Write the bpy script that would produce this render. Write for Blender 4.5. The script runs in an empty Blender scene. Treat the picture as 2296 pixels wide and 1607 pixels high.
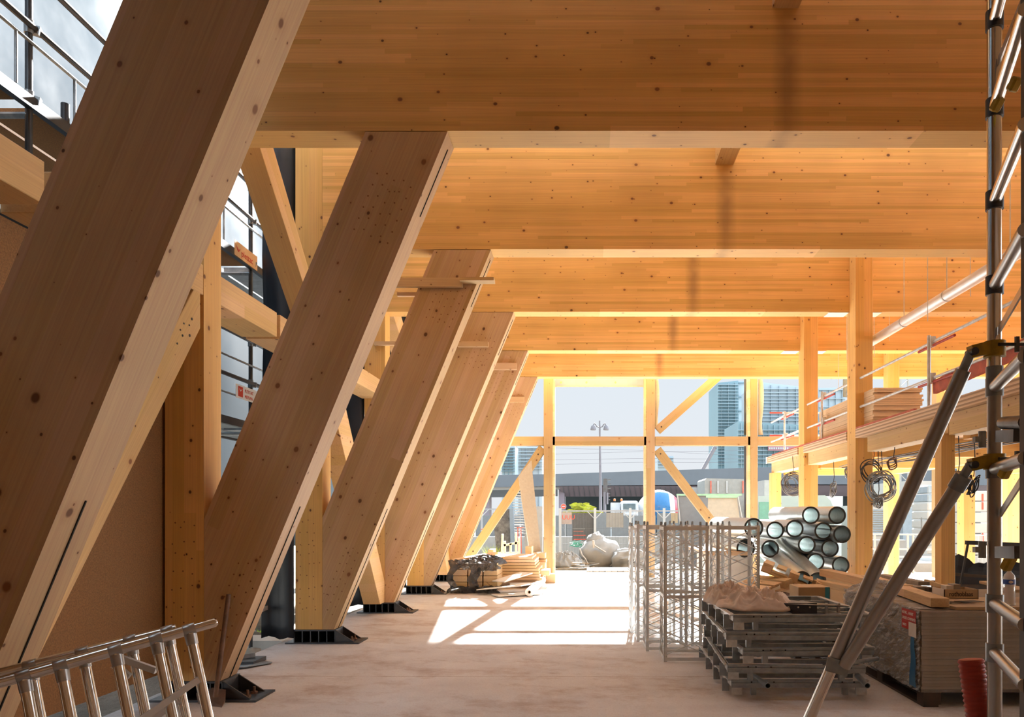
import bpy, math, random
from mathutils import Vector, Matrix, noise
random.seed(7)
R = random.Random(11)
SC = bpy.context.scene
COL = SC.collection
# ---------------------------------------------------------------- camera, sky, sun, exposure
FPX, XV, YV, EYE = 1634.0, 1318.0, 1153.0, 1.55
cd = bpy.data.cameras.new('camera'); cam = bpy.data.objects.new('camera', cd); COL.objects.link(cam)
cam.location = (0, 0, EYE); cam.rotation_euler = (math.pi/2, 0, 0)
cd.sensor_fit = 'HORIZONTAL'; cd.sensor_width = 36; cd.lens = FPX/2296*36
cd.shift_x = (1148-XV)/2296; cd.shift_y = (YV-803.5)/2296; cd.clip_end = 1500; cd.clip_start = .05
SC.camera = cam
wd = bpy.data.worlds.new('sky'); SC.world = wd; wd.use_nodes = True
wt = wd.node_tree; wt.nodes.clear()
_o = wt.nodes.new('ShaderNodeOutputWorld'); _b = wt.nodes.new('ShaderNodeBackground'); _tc = wt.nodes.new('ShaderNodeTexCoord')
_s = wt.nodes.new('ShaderNodeSeparateXYZ'); wt.links.new(_tc.outputs['Generated'], _s.inputs[0])
_r = wt.nodes.new('ShaderNodeValToRGB'); wt.links.new(_s.outputs['Z'], _r.inputs[0])
_r.color_ramp.elements[0].position = 0.0; _r.color_ramp.elements[0].color = (.84, .87, .90, 1)
_r.color_ramp.elements[1].position = .55; _r.color_ramp.elements[1].color = (.70, .85, 1.0, 1)
_m = wt.nodes.new('ShaderNodeMapRange'); wt.links.new(_s.outputs['Y'], _m.inputs[0])
_m.inputs['From Min'].default_value = .45; _m.inputs['From Max'].default_value = .84
_m.inputs['To Min'].default_value = .60; _m.inputs['To Max'].default_value = .245; _m.interpolation_type = 'SMOOTHSTEP'
_z = wt.nodes.new('ShaderNodeMapRange'); _z.interpolation_type = 'SMOOTHSTEP'; wt.links.new(_s.outputs['Z'], _z.inputs[0])   # upper sky brightened above the visible band, as fill for the hall
_z.inputs['From Min'].default_value = .33; _z.inputs['From Max'].default_value = .62; _z.inputs['To Min'].default_value = 1.0; _z.inputs['To Max'].default_value = 1.9
_k = wt.nodes.new('ShaderNodeMath'); _k.operation = 'MULTIPLY'; wt.links.new(_m.outputs[0], _k.inputs[0]); wt.links.new(_z.outputs[0], _k.inputs[1])
wt.links.new(_r.outputs[0], _b.inputs[0]); _x = wt.nodes.new('ShaderNodeMapRange'); _x.interpolation_type = 'SMOOTHSTEP'; wt.links.new(_s.outputs['X'], _x.inputs[0])   # extra sky brightness added on one side, out of view, as fill
_x.inputs['From Min'].default_value = .58; _x.inputs['From Max'].default_value = .85; _x.inputs['To Min'].default_value = 0; _x.inputs['To Max'].default_value = 1.5
_a = wt.nodes.new('ShaderNodeMath'); wt.links.new(_k.outputs[0], _a.inputs[0]); wt.links.new(_x.outputs[0], _a.inputs[1]); wt.links.new(_a.outputs[0], _b.inputs[1]); wt.links.new(_b.outputs[0], _o.inputs[0])
sd = bpy.data.lights.new('sun', 'SUN'); sd.energy = 12.0; sd.angle = math.radians(1.0); sd.color = (1, .985, .95)
sun = bpy.data.objects.new('sun', sd); COL.objects.link(sun)
sun.location = (8, 60, 40)
sun.rotation_euler = Vector((-.085, -1, -.57)).to_track_quat('-Z', 'Y').to_euler()
vs = SC.view_settings; vs.view_transform = 'Standard'; vs.look = 'None'; vs.gamma = 1; vs.use_curve_mapping = False
vs.exposure = 2.0
SC.cycles.max_bounces = 14; SC.cycles.diffuse_bounces = 8; SC.cycles.glossy_bounces = 5; SC.cycles.transparent_max_bounces = 12
SC.cycles.caustics_reflective = False; SC.cycles.caustics_refractive = False
SC.cycles.sample_clamp_indirect = 6.0

def W(px, py, D): return Vector(((px-XV)*D/FPX, D, EYE+(YV-py)*D/FPX))
def FD(py, z=0.0): return (EYE-z)*FPX/(py-YV)      # distance at which height z shows at row py
def XP(px, D): return (px-XV)*D/FPX
def ZP(py, D): return EYE+(YV-py)*D/FPX
def G(k): return 6.048+2.7*k                          # front face of grid line k
GT = .2835; GZ = 4.733

# ---------------------------------------------------------------- mesh builder
class MB:
    def __init__(s): s.v = []; s.f = []; s.cuts = [(0, 0)]
    def mat(s, i): s.cuts.append((len(s.f), i)); return s
    def add(s, vs_, fs):
        n = len(s.v); s.v += [Vector(a) for a in vs_]; s.f += [tuple(i+n for i in f) for f in fs]; return s
    def box(s, x0, x1, y0, y1, z0, z1):
        return s.add([(x0,y0,z0),(x1,y0,z0),(x1,y1,z0),(x0,y1,z0),(x0,y0,z1),(x1,y0,z1),(x1,y1,z1),(x0,y1,z1)],
                     [(0,3,2,1),(4,5,6,7),(0,1,5,4),(1,2,6,5),(2,3,7,6),(3,0,4,7)])
    def bar(s, p, q, w, h, up=(0,0,1)):
        p = Vector(p); q = Vector(q); d = (q-p).normalized(); up = Vector(up)
        if abs(d.dot(up)) > .98: up = Vector((0,1,0)) if abs(d.y) < .9 else Vector((1,0,0))
        a = d.cross(up).normalized(); b = a.cross(d).normalized(); a = a*w/2; b = b*h/2
        return s.add([p-a-b,p+a-b,p+a+b,p-a+b,q-a-b,q+a-b,q+a+b,q-a+b],[(0,3,2,1),(4,5,6,7),(0,1,5,4),(1,2,6,5),(2,3,7,6),(3,0,4,7)])
    def prism(s, poly, ax, a0, a1):
        n = len(poly)
        def P(u, w, a): return (u, a, w) if ax == 'y' else ((a, u, w) if ax == 'x' else (u, w, a))
        return s.add([P(u,w,a0) for u,w in poly]+[P(u,w,a1) for u,w in poly],
                     [tuple(range(n)), tuple(range(2*n-1, n-1, -1))]+[(i,(i+1)%n,(i+1)%n+n,i+n) for i in range(n)])
    def slab(s, pts, nrm, t):        # flat polygon of any orientation with thickness t along nrm
        nrm = Vector(nrm).normalized()*t; n = len(pts); pts = [Vector(p) for p in pts]
        return s.add(pts+[p+nrm for p in pts], [tuple(range(n)), tuple(range(2*n-1, n-1, -1))]+[(i,(i+1)%n,(i+1)%n+n,i+n) for i in range(n)])
    def tube(s, pts, r, seg=10, closed=False, cap=True):
        pts = [Vector(p) for p in pts]; n = len(pts); rr = r if isinstance(r, (list, tuple)) else [r]*n
        def tan(i):
            if closed: return (pts[(i+1)%n]-pts[i-1]).normalized()
            return (pts[min(i+1,n-1)]-pts[max(i-1,0)]).normalized()
        t = tan(0); a = t.cross(Vector((0,0,1)) if abs(t.z) < .9 else Vector((1,0,0))).normalized()
        base = len(s.v)
        for i in range(n):
            t = tan(i); a = (a-t*a.dot(t)).normalized(); b = t.cross(a)
            for k in range(seg):
                th = 2*math.pi*k/seg; s.v.append(pts[i]+(a*math.cos(th)+b*math.sin(th))*rr[i])
        for i in range(n if closed else n-1):
            j = (i+1)%n
            for k in range(seg):
                l = (k+1)%seg; s.f.append((base+i*seg+k, base+i*seg+l, base+j*seg+l, base+j*seg+k))
        if cap and not closed:
            s.f.append(tuple(base+k for k in range(seg))[::-1]); s.f.append(tuple(base+(n-1)*seg+k for k in range(seg)))
        return s
    def lathe(s, p, q, prof, seg=24, closed=False):    # prof: (t along p->q in metres, radius); closed: a loop
        p = Vector(p); q = Vector(q); d = (q-p).normalized()
        a = d.cross(Vector((0,0,1)) if abs(d.z) < .9 else Vector((1,0,0))).normalized(); b = d.cross(a); base = len(s.v); n = len(prof)
        for t, r in prof:
            for k in range(seg):
                th = 2*math.pi*k/seg; s.v.append(p+d*t+(a*math.cos(th)+b*math.sin(th))*max(r, 1e-4))
        for i in range(n if closed else n-1):
            j = (i+1)%n
            for k in range(seg):
                l = (k+1)%seg; s.f.append((base+i*seg+k, base+i*seg+l, base+j*seg+l, base+j*seg+k))
        if not closed:
            s.f.append(tuple(base+k for k in range(seg))); s.f.append(tuple(base+(n-1)*seg+k for k in range(seg)))
        return s
    def pipe(s, p, q, r, t=.004, seg=16):
        L = (Vector(q)-Vector(p)).length; return s.lathe(p, q, [(0,r),(L,r),(L,r-t),(0,r-t)], seg, True)
    def grid(s, nx, ny, fn, two=0):
        base = len(s.v)
        for j in range(ny+1):
            for i in range(nx+1): s.v.append(Vector(fn(i/nx, j/ny)))
        for j in range(ny):
            for i in range(nx):
                a = base+j*(nx+1)+i; s.f.append((a, a+1, a+nx+2, a+nx+1))
        return s
    def blob(s, c, r, amp=.15, fr=2.0, seg=28, sq=1.0, seed=0, flat=None):
        c = Vector(c); base = len(s.v); n = seg//2
        for j in range(n+1):
            ph = math.pi*j/n-math.pi/2
            for i in range(seg):
                th = 2*math.pi*i/seg
                u = Vector((math.cos(ph)*math.cos(th), math.cos(ph)*math.sin(th), math.sin(ph)))
                w = Vector([math.copysign(abs(a)**sq, a) for a in u])
                k = 1+amp*noise.fractal(w*fr+Vector((seed,seed*2,0)), 1.0, 2.0, 4)
                p = Vector((w.x*r[0], w.y*r[1], w.z*r[2]))*k
                if flat is not None: p.z = max(p.z, flat)
                s.v.append(c+p)
        for j in range(n):
            for i in range(seg):
                k = (i+1)%seg; s.f.append((base+j*seg+i, base+j*seg+k, base+(j+1)*seg+k, base+(j+1)*seg+i))
        return s
    def build(s, name, m, parent=None, smooth=None, bevel=0, origin=None, label=None, solid=0):
        vsx = s.v
        if parent is not None: off = Vector(parent['_o'])
        elif origin is not None: off = Vector(origin)
        else:
            xs = [v.x for v in vsx]; ys = [v.y for v in vsx]; zs = [v.z for v in vsx]
            off = Vector(((min(xs)+max(xs))/2, (min(ys)+max(ys))/2, min(zs)))
        me = bpy.data.meshes.new(name); me.from_pydata([v-off for v in vsx], [], s.f)
        import bmesh
        bm = bmesh.new(); bm.from_mesh(me)
        if solid == 0: bmesh.ops.recalc_face_normals(bm, faces=bm.faces)
        bm.to_mesh(me); bm.free()
        if smooth:
            me.polygons.foreach_set('use_smooth', [True]*len(me.polygons)); me.set_sharp_from_angle(angle=math.radians(smooth))
        for mm in (m if isinstance(m, (list, tuple)) else [m]): me.materials.append(mm)
        if len(s.cuts) > 1:
            mi = [0]*len(me.polygons)
            for a, i in s.cuts:
                for j in range(a, len(mi)): mi[j] = i
            me.polygons.foreach_set('material_index', mi)
        o = bpy.data.objects.new(name, me); COL.objects.link(o); o['_o'] = tuple(off)
        if parent is not None: o.parent = parent
        else: o.location = off
        if bevel:
            b = o.modifiers.new('edge', 'BEVEL'); b.width = bevel; b.segments = 1; b.limit_method = 'ANGLE'
        if solid:
            b = o.modifiers.new('thick', 'SOLIDIFY'); b.thickness = solid
        if label: o['label'] = label
        return o

def tag(o, label, cat, group=None, kind=None):
    o['label'] = label; o['category'] = cat
    if group: o['group'] = group
    if kind: o['kind'] = kind
    return o
def thing(name, label, cat, loc, group=None, kind=None):
    o = bpy.data.objects.new(name, None); COL.objects.link(o); o.location = loc; o['_o'] = tuple(Vector(loc)); o.empty_display_size = .1
    return tag(o, label, cat, group, kind)
def struct(o):
    o['kind'] = 'structure'; return o

# ---------------------------------------------------------------- materials
class NT:
    def __init__(s, name):
        s.m = bpy.data.materials.new(name); s.m.use_nodes = True; s.t = s.m.node_tree; s.b = s.t.nodes['Principled BSDF']; s.out = s.t.nodes['Material Output']
    def n(s, typ, **kw):
        x = s.t.nodes.new('ShaderNode'+typ)
        for k, v in kw.items(): setattr(x, k, v)
        return x
    def put(s, sock, v):
        if isinstance(v, bpy.types.NodeSocket): s.t.links.new(v, sock)
        elif v is not None:
            if isinstance(v, (tuple, list, Vector)) and len(v) == 3 and sock.type == 'RGBA': v = (*v, 1)
            sock.default_value = v
    def math(s, op, a, b=None, c=None, clamp=False):
        x = s.n('Math', operation=op, use_clamp=clamp)
        for i, v in enumerate((a, b, c)): 
            if v is not None: s.put(x.inputs[i], v)
        return x.outputs[0]
    def dot(s, a, b):
        x = s.n('VectorMath', operation='DOT_PRODUCT'); s.put(x.inputs[0], a); s.put(x.inputs[1], b); return x.outputs['Value']
    def xyz(s, a, b, c):
        x = s.n('CombineXYZ'); s.put(x.inputs[0], a); s.put(x.inputs[1], b); s.put(x.inputs[2], c); return x.outputs[0]
    def noise(s, vec, scale, detail=3, rough=.6):
        x = s.n('TexNoise'); s.put(x.inputs['Vector'], vec); x.inputs['Scale'].default_value = scale; x.inputs['Detail'].default_value = detail; x.inputs['Roughness'].default_value = rough
        return x.outputs[0]
    def ramp(s, f, a, b, lo=0.0, hi=1.0):
        x = s.n('MapRange', clamp=True); s.put(x.inputs[0], f)
        for i, v in zip((1, 2, 3, 4), (lo, hi, a, b)): s.put(x.inputs[i], v)
        return x.outputs[0]
    def mix(s, f, a, b, mode='MIX'):
        x = s.n('Mix', data_type='RGBA', blend_type=mode); s.put(x.inputs[0], f); s.put(x.inputs[6], a); s.put(x.inputs[7], b); return x.outputs[2]
    def coord(s): return s.n('TexCoord').outputs['Object']
    def rnd(s): return s.n('ObjectInfo').outputs['Random']
    def base(s, c, rough=.6, metal=0.0, spec=None):
        s.put(s.b.inputs['Base Color'], c); s.put(s.b.inputs['Roughness'], rough); s.put(s.b.inputs['Metallic'], metal)
        if spec is not None: s.b.inputs['Specular IOR Level'].default_value = spec
        return s
    def bump(s, h, st=.3, dist=.01):
        x = s.n('Bump'); x.inputs['Strength'].default_value = st; x.inputs['Distance'].default_value = dist; s.put(x.inputs['Height'], h); s.t.links.new(x.outputs[0], s.b.inputs['Normal'])

def wood(name, col, d=(1,0,0), e=(0,0,1), lam=.04, var=.17, knot=1.0, stain=False, rough=.62, seglen=2.6, worldx=False):
    N = NT(name); P = N.coord(); d = Vector(d).normalized(); e = Vector(e).normalized(); f = d.cross(e)
    r = N.rnd() if not worldx else 0.37
    u = N.math('ADD', N.dot(P, d), N.math('MULTIPLY', r, 17.0)); v = N.dot(P, e); w = N.dot(P, f)
    lid = N.math('FLOOR', N.math('DIVIDE', v, lam))
    wn = N.n('TexWhiteNoise', noise_dimensions='2D'); N.put(wn.inputs['Vector'], N.xyz(lid, r, 0))
    us = N.math('FLOOR', N.math('ADD', N.math('DIVIDE', u, seglen), N.math('MULTIPLY', wn.outputs['Value'], 9.0)))
    w2 = N.n('TexWhiteNoise', noise_dimensions='2D'); N.put(w2.inputs['Vector'], N.xyz(lid, us, 0))
    # plank-to-plank tone, grain lines and soft cloudiness
    tone = N.ramp(w2.outputs['Value'], 1-var, 1+var*.5)
    g1 = N.noise(N.xyz(N.math('MULTIPLY', u, .35), N.math('MULTIPLY', v, 24), N.math('MULTIPLY', w, 24)), 3.0, 4, .6)
    g2 = N.noise(N.xyz(u, v, w), 1.1, 2, .5)
    tone = N.math('MULTIPLY', tone, N.ramp(g1, .91, 1.07, .3, .7)); tone = N.math('MULTIPLY', tone, N.ramp(g2, .9, 1.08, .3, .7))
    c = N.mix(1.0, col, N.xyz(tone, N.math('MULTIPLY', tone, N.ramp(g1, .93, 1.03, .3, .7)), N.math('MULTIPLY', tone, N.ramp(w2.outputs['Value'], .82, 1.05))), 'MULTIPLY')
    if knot:
        for sc_, th, seed in ((2.9, .18, 0.0), (5.0, .42, 5.3)):
            vo = N.n('TexVoronoi', feature='F1', voronoi_dimensions='2D'); vo.inputs['Scale'].default_value = sc_
            N.put(vo.inputs['Vector'], N.xyz(N.math('ADD', N.math('MULTIPLY', u, .8), seed), N.math('ADD', v, N.math('MULTIPLY', w, .9)), 0))
            cs = N.n('SeparateColor'); N.put(cs.inputs[0], vo.outputs['Color'])
            rad = N.math('MULTIPLY', N.math('MAXIMUM', N.math('SUBTRACT', cs.outputs[0], th), 0), .075*knot)
            k = N.math('SUBTRACT', 1, N.math('DIVIDE', vo.outputs['Distance'], N.math('MAXIMUM', rad, .0005)), clamp=True)
            halo = N.math('SUBTRACT', 1, N.math('DIVIDE', vo.outputs['Distance'], N.math('MAXIMUM', N.math('MULTIPLY', rad, 2.6), .0005)), clamp=True)
            c = N.mix(N.math('MULTIPLY', halo, .35), c, (col[0]*.62, col[1]*.42, col[2]*.30))
            c = N.mix(N.math('MULTIPLY', k, 2.5, clamp=True), c, N.mix(cs.outputs[1], (.10,.045,.02), (.28,.12,.05)))
    if stain:
        xx = N.dot(P, (1,0,0)); q = N.math('ABSOLUTE', N.math('SUBTRACT', N.math('ADD', xx, N.math('MULTIPLY', N.noise(P, 3.0, 3), .09)), 1.70))
        c = N.mix(N.math('MULTIPLY', N.ramp(q, .75, 0, .02, .13), N.ramp(N.noise(P, 1.3, 3), .25, .75, .35, .6)), c, (.22,.12,.06))
    N.base(c, rough, 0, .35); N.bump(g1, .12, .004)
    return N.m

def plain(name, col, rough=.6, metal=0.0, nz=.12, sc=6.0, spec=None, alpha=None, bump=0, trans=None):
    N = NT(name); P = N.coord(); g = N.noise(P, sc, 4)
    k = N.ramp(g, 1-nz, 1+nz, .3, .7); c = N.mix(1.0, col, N.xyz(k, k, k), 'MULTIPLY')
    N.base(c, N.ramp(g, max(rough-.08, 0), min(rough+.08, 1), .3, .7) if nz > .06 else rough, metal, spec)
    if bump: N.bump(g, bump, .01)
    if alpha is not None: N.b.inputs['Alpha'].default_value = alpha
    if trans is not None:
        a = N.n('BsdfTranslucent'); N.put(a.inputs[0], c); x = N.n('MixShader'); x.inputs[0].default_value = trans
        N.t.links.new(N.b.outputs[0], x.inputs[1]); N.t.links.new(a.outputs[0], x.inputs[2]); N.t.links.new(x.outputs[0], N.out.inputs[0])
    return N.m

WC = (.76, .475, .175)
SD = Vector((1.888, 0, 4.564)).normalized(); SE = Vector((SD.z, 0, -SD.x))
m_gird = wood('spruce_girder', WC, (1,0,0), (0,0,1), stain=True, worldx=True)
m_strut = wood('spruce_strut', (.57,.39,.235), SD, SE, lam=.11, var=.10, seglen=9, knot=1.25)
m_post = wood('spruce_post', WC, (0,0,1), (1,0,0), lam=.1, var=.1, seglen=9)
m_raily = wood('spruce_rail_long', (.68,.45,.22), (0,1,0), (0,0,1), lam=.12, var=.08, seglen=9)
m_railx = wood('spruce_rail_cross', WC, (1,0,0), (0,0,1), lam=.1, var=.08, seglen=9)
m_plank = wood('rough_plank', (.66,.47,.28), (1,0,0), (0,0,1), lam=.2, var=.15, seglen=5, knot=.8)
m_planky = wood('rough_plank_long', (.66,.47,.28), (0,1,0), (0,0,1), lam=.2, var=.15, seglen=5, knot=.8)
m_post2 = wood('spruce_end_wall', (.31,.22,.12), (0,0,1), (1,0,0), lam=.1, var=.1, seglen=9)  # end-wall spruce darkened in colour against the sunlit floor's bounce
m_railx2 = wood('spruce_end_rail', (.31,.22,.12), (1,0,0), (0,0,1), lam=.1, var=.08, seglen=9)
m_pale = plain('pale_timber_panel', (.80,.62,.40), .8)
m_deck = wood('mezzanine_timber', (.72,.52,.30), (0,1,0), (0,0,1), lam=.15, var=.1, seglen=9, knot=1.3)
m_oldwood = plain('weathered_wood', (.33,.29,.25), .8, 0, .25, 9)
m_darkwood = plain('dark_wet_wood', (.07,.045,.03), .7, 0, .3, 12)
m_steel_d = plain('dark_steel', (.075,.078,.085), .42, .6, .2, 8)
m_galv = plain('galvanised_steel', (.60,.63,.64), .45, .1, .22, 14)
m_zinc = plain('bright_zinc_lattice', (.74,.77,.78), .45, .05, .10, 10)
m_galv_d = plain('dull_galvanised_steel', (.30,.335,.36), .38, .45, .3, 10)
m_alu = plain('aluminium_tube', (.70,.67,.63), .17, 1.0, .05, 5)
m_alu_dull = plain('worn_aluminium', (.42,.41,.40), .30, .85, .05, 6)
m_rust = plain('rusty_brown_steel', (.20,.115,.075), .7, .2, .3, 14)
m_black = plain('black_membrane', (.012,.014,.020), .5, 0, .35, 3)
m_rubber = plain('black_rubber', (.02,.02,.022), .55)
m_grey = plain('grey_cable_jacket', (.12,.12,.12), .45)
m_yellow = plain('yellow_coupler', (.42,.27,.02), .5, .15, .25, 30)
m_red = plain('red_paint', (.42,.045,.03), .55, 0, .2, 14)
m_redwood = plain('red_painted_plank', (.45,.11,.075), .7, 0, .25, 9)
m_white = plain('white_paint', (.80,.80,.78), .5, 0, .05, 4)
m_offw = plain('off_white_sheet', (.72,.69,.63), .7, 0, .1, 5)
m_card = plain('cardboard', (.52,.37,.22), .8, 0, .1, 5)
m_blue = plain('blue_tape', (.05,.33,.50), .5)
m_text_r = plain('red_lettering', (.62,.06,.03), .6, 0, .02)
m_text_k = plain('dark_lettering', (.05,.03,.02), .7, 0, .02)
m_text_w = plain('white_lettering', (.85,.83,.80), .6, 0, .02)
m_board = plain('fibre_board', (.27,.135,.05), .85, 0, .3, 90)
m_foam = plain('grey_insulation_board', (.34,.31,.26), .85, 0, .08, 20)
m_slot = plain('slot_shadow_steel', (.02,.015,.012), .8)
def mk_film(name, col, alpha, rough=.15, sc=9.0):
    N = NT(name); P = N.coord(); g = N.noise(P, sc, 5, .7); N.base(col, rough, 0, .9); N.put(N.b.inputs['Alpha'], N.ramp(g, alpha*.5, min(alpha*1.5, 1), .35, .65)); N.bump(g, 1.0, .03); return N.m
N = NT('clear_stretch_film'); P = N.coord(); _y = N.math('ADD', N.dot(P, (.35,.6,0)), N.math('MULTIPLY', N.dot(P, (0,0,1)), 1.1)); _w = N.noise(P, 2.5, 3)
_q = N.noise(N.xyz(N.dot(P, (1.5,1.5,-.6)), N.math('MULTIPLY', _y, 16), N.math('MULTIPLY', _w, 4)), 1.6, 5, .7); _q2 = N.noise(N.xyz(N.dot(P, (2,2,0)), N.math('MULTIPLY', N.dot(P, (.2,.2,1)), 30), 3), 1.3, 4, .7)
_h = N.math('ADD', _q, N.math('MULTIPLY', _q2, .5)); N.base((.86,.85,.82), .16, 0, 1.0); N.put(N.b.inputs['Alpha'], N.ramp(_h, .05, .75, .60, .92)); N.bump(_h, 1.0, .05); m_film = N.m
m_filmd = mk_film('black_stretch_film', (.03,.03,.035), .95, .22, 14)
m_filmw = mk_film('milky_plastic_sheet', (.85,.83,.80), .75, .3, 7)
m_bag = plain('woven_white_bag', (.74,.70,.64), .75, 0, .1, 5, bump=.3, trans=.25)
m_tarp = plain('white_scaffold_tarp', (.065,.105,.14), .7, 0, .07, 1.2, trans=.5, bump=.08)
# ================================================================ large structure
def mk_floor():
    N = NT('dusty_concrete'); P = N.coord()
    big = N.noise(P, .55, 4, .65); mid = N.noise(P, 3.2, 5, .7); fine = N.noise(P, 60, 3, .7)
    c = N.mix(N.ramp(big, 0, 1, .35, .62), (.66,.65,.65), (.75,.75,.75)); c = N.mix(N.ramp(mid, 0, .65, .45, .75), c, (.82,.82,.81))
    c = N.mix(N.ramp(fine, 0, .35, .5, .8), c, (.34,.22,.16))
    y = N.math('ADD', N.dot(P, (0,1,0)), N.math('MULTIPLY', N.noise(P, 4, 4, .8), .10))
    for y0 in (6.98, 9.55, 12.6):
        q = N.math('ABSOLUTE', N.math('SUBTRACT', y, y0+.05)); c = N.mix(N.math('MULTIPLY', N.ramp(q, .55, 0, .004, .02), N.ramp(mid, .2, 1, .4, .6)), c, (.30,.19,.13))
    # patches where dry dust has been swept together
    dust = N.noise(N.xyz(N.dot(P,(.8,0.1,0)), N.dot(P,(0.1,1.1,0)), 0), 1.2, 6, .75); c = N.mix(N.ramp(dust, 0, .55, .50, .66), c, (.40,.27,.20)); c = N.mix(N.ramp(N.noise(N.xyz(N.dot(P,(1.2,.2,0)), N.dot(P,(.3,1.7,0)), 5), 1.6, 6, .8), 0, .45, .55, .72), c, (.33,.22,.16))
    N.base(c, .86, 0, .25); N.bump(N.math('ADD', fine, N.math('MULTIPLY', mid, 2.0)), .35, .006); return N.m
fl = MB().box(-3.72, 13.4, -9.2, 19.5, -.25, 0).build('floor', mk_floor(), origin=(0,0,0)); struct(fl)
def mk_ground():
    N = NT('gravelly_soil'); P = N.coord(); a = N.noise(P, 1.2, 5, .7); b = N.noise(P, 14, 5, .8)
    c = N.mix(N.ramp(a, 0, 1, .4, .6), (.30,.27,.22), (.20,.18,.15)); c = N.mix(N.ramp(b, 0, .8, .5, .65), c, (.17,.15,.12)); N.base(c, .9); N.bump(b, .9, .05); return N.m
m_ground = mk_ground()
pr = [(-30,-.14),(18.8,-.14),(26.5,-.22),(30,-.5),(36,-.95),(420,-.95)]
g = MB()
for (y0,z0),(y1,z1) in zip(pr, pr[1:]): g.add([(-160,y0,z0),(200,y0,z0),(200,y1,z1),(-160,y1,z1)], [(0,1,2,3)])
struct(g.build('ground', m_ground, origin=(0,0,0), solid=-.0001))
rf = MB().box(-3.6, 13.2, -9, G(0)-.20, 6.55, 6.75)
for _k in range(0, 5): rf.box(-3.6, 13.2, G(_k)-.0, (G(_k+1)-(.46 if _k < 2 else .30) if _k < 4 else 17.5), 6.55, 6.75)      # unseen slits opened in the roof to let light in before each girder
rf = rf.build('ceiling', m_pale, origin=(0,0,0)); struct(rf)

struct(MB().box(-3.5, 13, -9.2, -9, 0, 6.5).build('added_wall_back', m_pale, origin=(0,-9,0)))  # unseen end wall added to cut light from behind the camera
struct(MB().box(13.0, 13.2, -9, 4.2, 0, 6.5).build('added_wall_right', m_pale, origin=(13,0,0)))  # unseen wall added to block side light near the camera
struct(MB().box(-3.58, -3.535, -9, 1.2, 3.37, 6.5).build('added_wall_left_upper', m_board, origin=(-3.5,0,3.4)))  # unseen upper wall added to close off light beside the camera
# girders
for k in range(-1, 5):
    lab = ['', 'deep glulam girder across the top of the hall, nearest one', 'second deep glulam girder, just behind the nearest one', 'third deep glulam girder, resting on the nearer full-height square column',
           'fourth deep glulam girder, seen as a thinner band further back', 'farthest glulam girder, over the open end bay'][k+1] or 'glulam girder above the camera over the first strut'
    o = MB().box(-3.185, 12.6, G(k), G(k)+GT, GZ, 6.525).build('glulam_girder', m_gird, origin=(0, G(k), GZ)); tag(o, lab, 'girder', 'deep glulam roof girders', 'thing')
# purlins between the girders
for k in range(-1, 4):
    o = MB().box(1.53, 1.75, G(k)+GT, G(k+1), 5.75, 6.52).build('purlin', m_raily)
    tag(o, ['timber purlin meeting the nearest girder above its dark water stain','short timber purlin stub between the nearest and second girders','timber purlin between second and third girders','timber purlin between third and fourth girders','timber purlin before the farthest girder'][k+1], 'purlin', 'timber purlins between girders', 'thing')
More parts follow.
